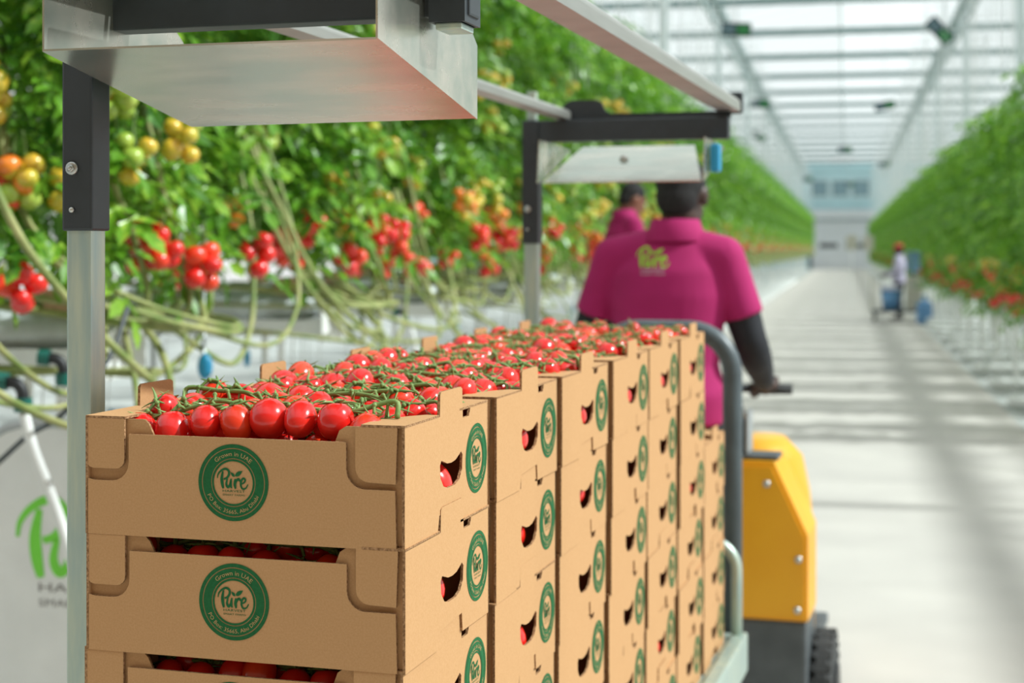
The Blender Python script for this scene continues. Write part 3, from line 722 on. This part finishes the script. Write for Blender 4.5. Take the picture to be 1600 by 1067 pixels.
# print on the back of the polo shirt, laid onto the cloth
def wrap_print(parent, k, x0, z0):
    mb = word_logo(k); bvh = None
    from mathutils.bvhtree import BVHTree
    me = parent.data; bvh = BVHTree.FromPolygons([v.co for v in me.vertices], [p.vertices for p in me.polygons])
    vs = []
    for x, y, z in mb.v:
        h = bvh.ray_cast(V3((x+x0, -1, z+z0)), V3((0, 1, 0)))
        yy = h[0].y-.0025 if h[0] else -.14
        vs.append((x+x0, yy, z+z0))
    mb.v = vs; return mb
ob('printed_logo', wrap_print(dshirt, .070, -.030, 1.355), ['limeshirt', 'whiteprint'], dshirt)
# handlebar of the tug, in the driver's hands
gi = Matrix.Translation(TG) @ Matrix.Rotation(-TH, 4, 'Z')
def tog(p): return gi.inverted() @ (barw @ V3(p))
a_, b_ = tog((-.33, .395, .915)), tog((.335, .395, .915))
hbm = MB(); hbm.tube([a_, b_], .015, 12); mid = (a_+b_)/2; hbm.tube([mid, (0, .80, 1.06)], .018, 10)
gb_('handlebar', hbm, 'black', None, True)
for x in (-1, 1): gb_('grip', MB().tube([tog((x*.20, .395, .915)), tog((x*.345, .395, .915))], .0185, 14), 'rubber', None, True)

# second worker on a picking lift beside the left plants
p2 = V3((.80, 11.0, .40))
J2 = dict(head=(0, .06, 1.49), hrot=(-.45, 0, 0), neck=(0, 0, 1.38), chest=(0, -.01, 1.18), waist=(0, 0, .98), pelvis=(0, 0, .86),
          shR=(.175, 0, 1.31), elR=(.235, .03, 1.06), wrR=(.17, .25, .98), shL=(-.175, 0, 1.31), elL=(-.235, .06, 1.06), wrL=(-.15, .28, 1.0),
          hipR=(.085, 0, .82), knR=(.09, .02, .45), anR=(.10, -.01, .075), hipL=(-.085, 0, .82), knL=(-.09, .02, .45), anL=(-.10, -.01, .075))
person('person in magenta shirt looking down beside the left tomato plants', p2, -math.radians(72), 'skin2', 'shirt', J2, None, .012)
lf = thing('picking_lift', 'white picking lift platform under the worker by the plants', 'platform', (p2.x, p2.y, 0), -AA)
ob('platform', MB().bbox((-.33, -.40, .345), (.33, .40, .398), .006), 'white', lf)
for x in (-.28, .28):
    for y in (-.34, .34): ob('leg', MB().tube([(x, y, .09), (x, y, .345)], .022, 10), 'white', lf); ob('wheel', MB().tube([(x-.02, y, .07), (x+.02, y, .07)], .07, 16), 'rubber', lf)

# third worker far down the aisle with the drinking water trolley
p3 = V3((8.40, 33.75, 0))
J3 = dict(J2); J3.update(head=(0, .02, 1.52), hrot=(-.1, 0, 0))
person('person in lilac shirt standing behind the far water trolley', p3, math.radians(70), 'skin1', 'lilac', J3, None, .016, 'lilac', 'redcloth')

# ------------------------------------------------------------------ far water trolley
def pos(x, y, zz, Z): return V3(((x-800)/2430*Z, Z, 0))
wt = thing('water_trolley', 'low trolley with tall white handle far down the aisle', 'trolley', (8.08, 33.0, 0), -AA)
ob('deck', MB().bbox((-.45, -.3, .20), (.75, .3, .25), .01), 'chassis', wt)
hh = MB(); hh.tube([(-.45, -.27, .22), (-.45, -.27, .95), (-.45, .27, .95), (-.45, .27, .22)], .016, 8); ob('handle', hh, 'beige', wt)
for x in (-.38, .65):
    for y in (-.25, .25): ob('wheel', MB().tube([(x-.025, y, .1), (x+.025, y, .1)], .1, 16), 'rubber', wt)
wtm = Matrix.Translation((8.08, 33.0, 0)) @ Matrix.Rotation(-AA, 4, 'Z')
def jug(loc, label, m, flip=False, s=1.0):
    j = thing('water_bottle', label, 'bottle', loc, 0)
    pr = [(0, .125), (.02, .135), (.10, .135), (.115, .128), (.13, .135), (.22, .135), (.235, .128), (.25, .135), (.32, .130), (.37, .08), (.39, .030), (.45, .028)]
    if flip: pr = [(.45-z, r) for z, r in reversed(pr)]
    ob('body', MB().rings([((0, 0, z*s), r*s, r*s) for z, r in pr], n=24), m, j, True)
    zc = 0 if flip else .44*s
    ob('cap', MB().tube([(0, 0, zc), (0, 0, zc+.03*s)], .033*s, 14), 'blue', j, True); return j
cb = wtm @ V3((.42, -.05, .25))
cbt = thing('water_cooler', 'beige water cooler cabinet on the far trolley', 'water cooler', cb, -AA)
ob('cabinet', MB().bbox((-.16, -.16, 0), (.16, .16, .72), .015), 'beige', cbt); ob('tap', MB().tube([(0, -.16, .55), (0, -.21, .55), (0, -.21, .52)], .015, 8), 'blue', cbt)
jug(cb+V3((0, 0, .72)), 'clear upturned water bottle on top of the beige cooler', 'clearblue', True, 1.15)
jug(V3(wtm @ V3((.62, -.62, 0))), 'blue water bottle standing on the floor before the cooler', 'bottle', False, 1.25)
bx_ = wtm @ V3((-.05, -.05, .25)); tbx = thing('cool_box', 'blue cool box with lilac lid on the far trolley', 'cool box', bx_, -AA)
ob('tub', MB().rings([((0, 0, 0), .17, .17), ((0, 0, .42), .20, .20)], n=20), 'bottle', tbx, True); ob('lid', MB().rings([((0, 0, .42), .215, .215), ((0, 0, .50), .20, .20)], n=20), 'lid', tbx, True)
for k, x in enumerate((8.95, 9.85)):
    y = 41+2*k
    sg = thing('row_card', ['pale yellow card on a stake beyond the water trolley, nearer the door', 'pale yellow card on a stake beyond the water trolley, nearer the plants'][k], 'card', (x+1.0*0, y, 0), -AA)
    ob('card', MB().box((-.14, 0, 1.5), (.14, .006, 1.9)), 'beige', sg); ob('stake', MB().tube([(0, .01, 0), (0, .01, 1.6)], .012, 6), 'white', sg)

# ================================================================== tomato plant rows
def leaf_template(seed):
    q = random.Random(seed); V = []; F = []
    def leaflet(base, d, up, L, wd):
        o = len(V); d = d.normalized(); sd = d.cross(up).normalized(); n_ = sd.cross(d)
        dr = -.25*L
        pts = [base, base+d*L*.30+sd*wd*.42+n_*.12*wd, base+d*L*.34+sd*wd*.30, base+d*L*.62+sd*wd*.40+V3((0,0,dr*.3)), base+d*L+V3((0, 0, dr)),
               base+d*L*.62-sd*wd*.40+V3((0,0,dr*.3)), base+d*L*.34-sd*wd*.30, base+d*L*.30-sd*wd*.42+n_*.12*wd, base+d*L*.5-n_*.10*wd+V3((0,0,dr*.15))]
        V.extend(pts); F.extend([(o, o+1, o+2, o+8), (o+2, o+3, o+8), (o+3, o+4, o+8), (o+4, o+5, o+8), (o+5, o+6, o+8), (o+6, o+7, o+0, o+8)])
    up = V3((0, 0, 1))
    for k in range(4):
        x = .07+.07*k; z = -.35*x*x*2
        for s in (-1, 1):
            if k == 3 and s == 1: leaflet(V3((x, 0, z)), V3((1, 0, -.35)), up, .100, .078)
            elif k < 3: leaflet(V3((x, 0, z)), V3((.55, s, -.2+q.uniform(-.2, .2))), up, .075+.02*k*q.uniform(.6, 1.2), .062)
    o = len(V); V.extend([V3((0, .003, 0)), V3((0, -.003, 0)), V3((.15, -.002, -.012)), V3((.15, .002, -.012)), V3((.29, 0, -.06))]); F.extend([(o, o+1, o+2, o+3), (o+3, o+2, o+4)])
    return V, F
LT = [leaf_template(i) for i in range(3)]
leafmesh = []
for i, (v, f) in enumerate(LT):
    mb = MB(); mb.add(v, f); me = mb.mesh('leaf', ['leaf2' if i == 1 else 'leaf']); leafmesh.append(me)
def rand_rot(q, out):                              # leaf points outwards and droops
    a = math.atan2(out[1], out[0])+q.uniform(-1.1, 1.1)
    return Euler((q.uniform(-.5, .5), q.uniform(-.15, .85), a)).to_matrix()
def foliage(seed, n, x1, hw, z0, z1, scale=1.0):
    q = random.Random(seed); A = [np.array([tuple(p) for p in v]) for v, f in LT]; VV = []; FF = []; MI = []; o = 0
    for i in range(n):
        k = q.randrange(3)
        x = x1*q.random()**1.35; y = q.uniform(-1, 1); y = math.copysign(abs(y)**.6, y)*hw; z = z0+(z1-z0)*q.random()**.95
        edge = 1-.35*max(0, (z-z1+.5)/.5)
        y *= edge; bot = .18*math.sin(x*5+seed)*max(0, 1-(z-z0)/.4); z += bot
        R = np.array(rand_rot(q, (-.9 if x < .35 else -.1, y/hw)))*scale*q.uniform(.75, 1.2)
        VV.append(A[k] @ R.T+np.array([x, y, z]))
        for f in LT[k][1]: FF.append(tuple(a+o for a in f)); MI.append(1 if q.random() < .3 else 0)
        o += len(A[k])
    me = bpy.data.meshes.new('foliage'); me.from_pydata(np.concatenate(VV).tolist(), [], FF)
    me.materials.append(M['leaf']); me.materials.append(M['leaf2']); me.polygons.foreach_set('material_index', MI)
    return me
Z0L, Z1L, Z0R, Z1R = 1.66, 3.95, .90, 3.35
FOL_N = [foliage(10+i, 2600, 2.6, .62, Z0L, Z1L, .80) for i in range(3)]
FOL_L = [foliage(20+i, 900, 1.8, .62, Z0L-.08, Z1L, 1.0) for i in range(3)]
FOL_R = [foliage(30+i, 760, 1.8, .46, Z0R, Z1R, 1.0) for i in range(3)]
BT = {m: tomato_mesh('tomato', m, .036, .033, 12, 8, .03) for m in ('red', 'redor', 'orange', 'yellow', 'unripe')}
BCAL = calyx_mesh(50, .03, .004)
trs = MB(); trs.tube(catmull([(0, 0, .13), (.01, 0, .07), (0, .01, .0), (0, 0, -.07)], 4), .004, 6); TRST = trs.mesh('truss', ['stem'], True)
TPOS = [(.036, 0, .030), (-.036, .010, .015), (.012, .040, -.022), (-.010, -.040, -.015), (.020, -.008, -.075), (-.040, .010, -.060)]
def hang_truss(row, loc, m, n, q):
    t = link('truss', TRST, row, loc, (0, 0, q.uniform(0, 6.28)))
    for i in range(n):
        mm = m if q.random() < .75 else {'red': 'redor', 'redor': 'orange', 'orange': 'yellow', 'yellow': 'unripe', 'unripe': 'yellow'}[m]
        p = TPOS[i]; o = link('tomato', BT[mm], t, p, (q.uniform(-.5, .5), q.uniform(-.5, .5), q.uniform(0, 6)))
        s = q.uniform(.85, 1.12); o.scale = (s, s, s)
def ripeness(z, z0, q):
    f = (z-z0)+q.uniform(-.12, .12)
    return 'red' if f < .20 else 'redor' if f < .28 else 'orange' if f < .40 else 'yellow' if f < .55 else 'unripe'
def vines(seed, n, zb_, x_in, hw):                 # bare canes laid round the end of the row, rising into the leaves
    q = random.Random(seed); out = []
    for i in range(n):
        za = zb_+q.uniform(-.12, .14); bul = q.uniform(.05, .34); sgn = q.choice((-1, 1)); u_ = q.uniform
        if i % 5 < 2:     # laid along the gutter and round its end
            y0 = -hw*u_(.7, 1.1); y1 = hw*u_(.7, 1.4); sg = u_(-.12, .02)
            P = [(x_in*u_(.6, 1), y0, za), (.35, y0*1.02, za+u_(-.03, .03)), (-bul*.6, y0*.62, za+sg*.7), (-bul, 0, za+sg), (-bul*.5, y1*.6, za+.04), (.02, y1*.95, za+.2), (.12, y1*1.05, za+u_(.38, .6)), (.2, y1*.9, za+.85)]
        elif i % 5 < 4:   # hanging in a slack bow between this row and the next
            y0 = u_(-.3, .3); y1 = u_(.75, 1.5); sag = u_(.05, .24)
            P = [(.05, y0, zb_+u_(.05, .12)), (-bul*.5, y0+.18*y1, za-sag*.5), (-bul, y0+.45*y1, za-sag), (-bul*.9, y0+.72*y1, za-sag*.35), (-bul*.6, y0+.9*y1, za+.12), (-bul*.3, y0+y1, za+u_(.30, .42)), (.05, y0+y1*1.05, za+.7)]
        else:             # rising steeply out of a rockwool block
            y0 = u_(-.5, .5); d_ = u_(-.25, .25)
            P = [(u_(0, .5), 0, zb_+.08), (-.02, y0*.6, zb_+.06), (-bul*.7, y0, za+.10), (-bul*.6, y0+d_*.5, za+.28), (-bul*.3, y0+d_, za+.5), (.0, y0+d_, za+.8)]
        P = [(x, y*sgn, z+u_(-.012, .012)) for x, y, z in P]
        out.append(MB().tube(catmull(P, 5), u_(.0075, .0125), 7))
    return out
def joined(mbs):
    a = MB()
    for m in mbs: a.add(m.v, m.f)
    return a
VIN_L = [joined(vines(60+i, 10, 1.28, 1.5, .5)).mesh('stems', ['cane'], True) for i in range(3)]
def fruit_cluster(seed, n, z0, zr, hw, xr=1.2):
    q = random.Random(seed); mb = MB()
    for i in range(n):
        x = xr*q.random()**2-.10; y = q.uniform(-1, 1)*hw*1.08; z = z0+zr*q.random()**1.3; mi = ['red', 'redor', 'orange', 'yellow', 'unripe'].index(ripeness(z, z0, q))
        for j in range(4): p = TPOS[j]; mb.ball((x+p[0], y+p[1], z+p[2]), .036, mi, 8, 6)
    return mb.mesh('tomatoes', ['red', 'redor', 'orange', 'yellow', 'unripe'], True)
FRU_L = [fruit_cluster(70+i, 26, 1.48, .5, .62) for i in range(3)]
FRU_R = [fruit_cluster(80+i, 30, .86, .55, .66) for i in range(3)]
def twine(seed, z0):
    q = random.Random(seed); mb = MB()
    for i in range(12):
        x = q.uniform(-.1, 1.8); y = q.choice((-.4, .4))+q.uniform(-.1, .1); mb.tube([(x, y, z0), (x+q.uniform(-.1, .1), y*.8, ZG-.66)], .006, 4)
    mb.tube([(0, -.4, ZG-.66), (2, -.4, ZG-.66)], .01, 4); mb.tube([(0, .4, ZG-.66), (2, .4, ZG-.66)], .01, 4)
    return mb.mesh('twine', ['string'])
TWI = [twine(i, 3.0) for i in range(3)]
# gutter pieces (row local: x away from aisle)
GUT = MB().plate([[(-.13, 1.21), (-.10, 1.13), (.10, 1.13), (.13, 1.21), (.115, 1.21), (.09, 1.145), (-.09, 1.145), (-.115, 1.21)]], (lambda a, b, d: (.06+d, a, b)), 2.6).mesh('channel', ['white'])
EPL = MB().bbox((.045, -.155, 1.11), (.058, .155, 1.275), .004).mesh('end_plate', ['white'])
def bagmesh(seed):
    q = random.Random(seed); R = []
    for i in range(9):
        x = i/8; e = .35+.65*math.sin(PI*min(max(x, .06), .94))**.5; R.append(((0, 0, x*.98), .075*e+q.uniform(-.006, .006), .11*e+q.uniform(-.006, .006)))
    mb = MB(); mb.rings(R, n=14); mb.v = [(z, y, x) for x, y, z in mb.v]; return mb.mesh('slab_bag', ['bag'], True)
BAG = [bagmesh(i) for i in range(3)]
BLK = MB().bbox((-.05, -.05, 0), (.05, .05, .075), .006).mesh('rockwool_block', ['rock'])
LEGM = MB().tube([(0, 0, -.02), (0, 0, 1.13)], .016, 8).mesh('leg', ['white'])
LEGR = MB().tube([(0, 0, -.02), (0, 0, .80)], .023, 8).mesh('leg', ['white'])
STR = MB().tube([(0, 0, .35), (.01, .005, .8), (0, 0, 1.15)], .0035, 5).mesh('string', ['string'])
HNG = MB().tube([(0, 0, 1.15), (0, 0, ZG-.66)], .004, 5).mesh('hanger_wire', ['pipe'])
CLP = MB().ball((0, 0, 0), (.016, .016, .045), 0, 10, 8).mesh('clip', ['blue'], True)
GLOGO = word_logo(.055).mesh('printed_logo', ['greyprint', 'greyprint'])
def loop_mesh(xin):                                # heating pipe loop: two rails ending in a bent U towards the aisle
    P = [(xin, -.21, .10), (.05, -.21, .10)]+[(-.12*math.sin(a), -.21*math.cos(a), .10-.0*a) for a in [i*PI/10 for i in range(11)]]+[(.05, .21, .10), (xin, .21, .10)]
    return MB().tube(P, .042, 10).mesh('pipe', ['white'], True)
LOOP = loop_mesh(2.4)
LFOOT = MB().box((.25, -.26, -.018), (.31, .26, .012)).box((.265, -.225, .012), (.295, -.195, .075)).box((.265, .195, .012), (.295, .225, .075)).mesh('foot', ['white'])
ROW = 2.2
def pos_row(t, side): return aisle(t, -2.36 if side < 0 else 1.80), (PI-AA if side < 0 else -AA)
for side in (-1, 1):
    k = 0; t = 4.93 if side < 0 else 13.6; sname = 'left' if side < 0 else 'right'
    while t < 114:
        q = random.Random(int(t*100)*side); loc, rz = pos_row(t, side)
        near = side < 0 and k < 4; mid_ = t < 34
        r = thing('tomato_plant_row', '%s row of tall tomato plants along the %s side of the aisle' % (ordw(k), sname), 'plants', loc, rz, 'tomato rows on the %s of the aisle' % sname)
        if near: stuff(link('foliage', FOL_N[k % 3], r))
        else: stuff(link('foliage', (FOL_L if side < 0 else FOL_R)[k % 3], r))
        stuff(link('twine', TWI[k % 3], r))
        z0 = 1.46 if side < 0 else .84
        if near or (side < 0 and k < 9):
            for i in range(27 if k < 4 else 18):
                z = z0+.62*q.random()**1.2; face = q.random() < .5
                x, y = (q.uniform(-.26, -.02), q.uniform(-.62, .66)) if face else (q.uniform(.0, .9), (-1 if side > 0 else 1)*-q.uniform(.55, .72)*(-1 if side < 0 else 1))
                if side < 0 and not face: y = q.uniform(.62, .80)
                hang_truss(r, (x, y, z), ripeness(z, z0, q), q.choice((4, 5, 6)), q)
            for i in range(7):
                z = q.uniform(2.0, 2.9); hang_truss(r, (q.uniform(-.30, -.12), q.uniform(-.6, .75), z), 'unripe' if q.random() < .6 else 'yellow', q.choice((3, 4, 5)), q)
        else: stuff(link('tomatoes', (FRU_L if side < 0 else FRU_R)[k % 3], r))
        if side < 0:
            if near or k < 7:
                for vm in vines(500+k, 15 if k < 4 else 12, 1.27, 1.5, .52): ob('stem', vm, 'cane', r, True)
            else: stuff(link('stems', VIN_L[k % 3], r))
        if near:
            for i in range(110):
                z = q.uniform(Z0L-.12, 3.0); face = q.random() < .5
                x, y = (q.uniform(-.15, .02), q.uniform(-.62, .62)) if face else (q.uniform(0, 1.2), q.uniform(.55, .70))
                lo = link('leaf', leafmesh[q.randrange(3)], r, (x, y, z), rand_rot(q, (-1 if face else -.2, 0 if face else 1)).to_euler())
                s = q.uniform(.65, 1.0); lo.scale = (s, s, s)
        # gutter under the row
        if side < 0:
            g = thing('growing_gutter', 'white hanging growing gutter under the %s tomato row on the left' % ordw(k), 'gutter', loc, rz, 'growing gutters under the left rows')
            link('channel', GUT, g); e = link('end_plate', EPL, g)
            if k < 5: link('printed_logo', GLOGO, e, (.044, 0, 1.20), (0, 0, -PI/2))
            for i in range(2): link('slab_bag', BAG[(k+i) % 3], g, (.12+1.05*i, 0, 1.262))
            for i in range(4 if mid_ else 0): link('rockwool_block', BLK, g, (.28+.5*i, 0, 1.335))
            for y in (-.11, .11): link('leg', LEGM, g, (.35, y, 0))
            for i in range(6 if mid_ else 0): s_ = link('string', STR, g, (q.uniform(0, 1.4), q.choice((-.13, .13)), 0))
            for i in range(2 if k < 6 else 0): link('clip', CLP, g, (.02+.4*i, .16*q.choice((-1, 1)), q.uniform(.85, 1.05)))
            link('hanger_wire', HNG, g, (.2, 0, 0))
        else:
            g = thing('gutter_stand', 'white gutter stand under the %s tomato row on the right' % ordw(k), 'stand', loc, rz, 'gutter stands under the right rows')
            ob('channel', MB().box((0, -.12, .78), (2.2, .12, .86)), 'white', g)
            for i in range(5): 
                for y in (-.11, .11): link('leg', LEGR, g, (.05+i*.35, y+q.uniform(-.04, .04), 0))
            for i in range(8 if mid_ else 3): link('string', STR, g, (q.uniform(-.1, .6), q.uniform(-.5, .5), -.32))
        if t < 75:
            hl = thing('heating_pipe_loop', 'white bent heating pipe loop on the floor at the %s row end on the %s' % (ordw(k), sname), 'pipe', (loc.x, loc.y, -.02), rz, 'heating pipe loops on the %s' % sname)
            link('pipe', LOOP, hl, (-.10, 0, 0)); link('foot', LFOOT, hl, (0, 0, .02))
        t += ROW; k += 1

# ================================================================== small things at the left edge
def ray(x, y, Z): return V3(((x-800)/2430*Z, Z, HC-(y-388)/2430*Z))
# rounded white banner panel with the lime lettering, below the first gutter
bpz = ray(118, 860, 4.55); bn = thing('logo_banner', 'white rounded panel with lime green lettering at the lower left', 'banner', (bpz.x, bpz.y, 0), -AA)
rw, z0, z1 = .36, .22, 1.035
out = arc(rw-.12, z0+.12, .12, -90, 0, 6)+arc(rw-.22, z1-.22, .22, 0, 90, 8)+arc(-rw+.22, z1-.22, .22, 90, 180, 8)+arc(-rw+.12, z0+.12, .12, 180, 270, 6)
pn = ob('panel', MB().plate([out], fy(0), .02), 'white', bn)
ob('rim', MB().tube([(x, .01, z) for x, z in out]+[(out[0][0], .01, out[0][1])], .016, 10), 'pipe', bn, True)
lg = word_logo(.25, .002); ob('printed_logo', lg, ['lime', 'greyprint'], pn, False, (.02, 0, .655))
for x in (-.18, .18): ob('leg', MB().tube([(x, .03, 0), (x, .03, .6)], .014, 8), 'white', bn)
# irrigation hose with teal elbow
def hose(pts, Z, elbow, label):
    a = ray(*elbow, Z); h = thing('irrigation_hose', label, 'hose', (a.x, a.y, a.z), 0)
    P = [ray(x, y, Z)-a for x, y in pts]
    ob('hose', MB().tube(catmull(P, 5), .0155, 10), 'white', h, True)
    e = MB(); e.tube(catmull([(-.035, 0, .012), (-.005, 0, .008), (.012, 0, -.012), (.016, 0, -.045)], 4), .017, 12); b_ = ob('elbow', e, 'black', h, True)
    ob('nut', MB().tube([(-.060, 0, .016), (-.028, 0, .012)], .026, 12), 'teal', b_); ob('nut', MB().tube([(.016, 0, -.072), (.015, 0, -.034)], .026, 12), 'teal', b_)
hose([(37, 640), (52, 700), (75, 760), (100, 830), (128, 930), (150, 1000)], 4.4, (28, 603), 'white irrigation hose with teal elbow hanging before the logo banner')
hose([(103, 585), (112, 640), (118, 700)], 4.75, (92, 565), 'white irrigation hose with teal elbow beside the galvanised post')
hose([(640, 505), (648, 540), (655, 600), (656, 700), (652, 812)], 8.9, (630, 490), 'white irrigation hose with teal fitting between the second and third left rows')
# bent grey pipe behind the crates
a = ray(240, 640, 5.6); pl = thing('bent_pipe_frame', 'bent grey steel pipe frame standing behind the nearest crate', 'pipe', (a.x, a.y, 0), 0)
def rl(x, y): return ray(x, y, 5.6)-V3((a.x, a.y, 0))
zt = rl(260, 517).z
ob('pipe', MB().tube([(0, 0, 0), (0, 0, zt-.05)]+[(.05-.05*math.cos(t), 0, zt-.05+.05*math.sin(t)) for t in (.4, .8, 1.2, 1.57)]+[(rl(320, 517).x, 0, zt)], .009, 10), 'pipe', pl, True)
ob('pipe', MB().tube([(rl(318, 517).x, .01, 0), (rl(318, 517).x, .01, ray(318, 430, 5.6).z)], .006, 8), 'pipe', pl, True)
ob('clip', MB().ball((rl(318, 0).x+.008, -.01, ray(318, 572, 5.6).z), (.028, .02, .048), 0, 12, 8), 'blue', pl, True)
# dark cable drooping across the banner
cb_ = MB().tube(catmull([ray(-60, 770, 4.45), ray(0, 720, 4.45), ray(45, 680, 4.45), ray(100, 645, 4.5), ray(170, 560, 4.6), ray(200, 480, 4.7)], 6), .008, 8)
tag(ob('cable', cb_, 'chassis', None, True), 'dark drooping cable above the white logo banner', 'cable')

# ================================================================== hanging signs under the roof
signs = [(1150, 46, 28.0, 4, 'by the left roof gutter, nearest the camera'), (1468, 48, 28.0, 48, 'tilted steeply by the right roof gutter, nearest the camera'),
         (1187, 162, 42.5, 3, 'second from the camera along the left roof gutter'), (1382, 165, 43.0, -10, 'slightly tilted, second from the camera on the right'),
         (1185, 213, 55.0, 30, 'small and far, beside the left roof gutter'), (1320, 233, 62.0, 0, 'hanging in the middle of the aisle'),
         (1382, 256, 73.0, -8, 'far down on the right near the end wall'), (1262, 280, 88.0, 0, 'farthest left before the end wall'), (1328, 288, 95.0, 0, 'small and farthest, before the end wall windows')]
for x, y, Z, tilt, lab in signs:
    p = ray(x, y, Z); s = thing('hanging_sign', 'dark and green hanging sign '+lab, 'sign', p, -AA, 'hanging signs under the roof')
    s.rotation_euler = (0, math.radians(tilt), -AA)
    b_ = ob('board', MB().bbox((-.27, 0, -.125), (.27, .03, .125), .008), 'sign', s)
    ob('green_panel', MB().box((.02, -.004, -.085), (.235, -.0005, .085)), 'signgreen', b_); ob('pale_panel', MB().box((-.235, -.004, -.085), (-.02, -.0005, .085)), 'signpale', b_)
    up = Matrix.Rotation(math.radians(-tilt), 3, 'Y') @ V3((0, 0, 1))
    ob('hanger', MB().tube([(0, .015, .12), V3((0, .015, .12))+up*((ZG+RISE-.02 if x in (1320, 1328) else ZG-.10)-p.z-.12)+V3((G0+SPAN/2-p.dot(AR) if x in (1320, 1328) else 0, 0, 0))], .008, 5), 'pipe', s)
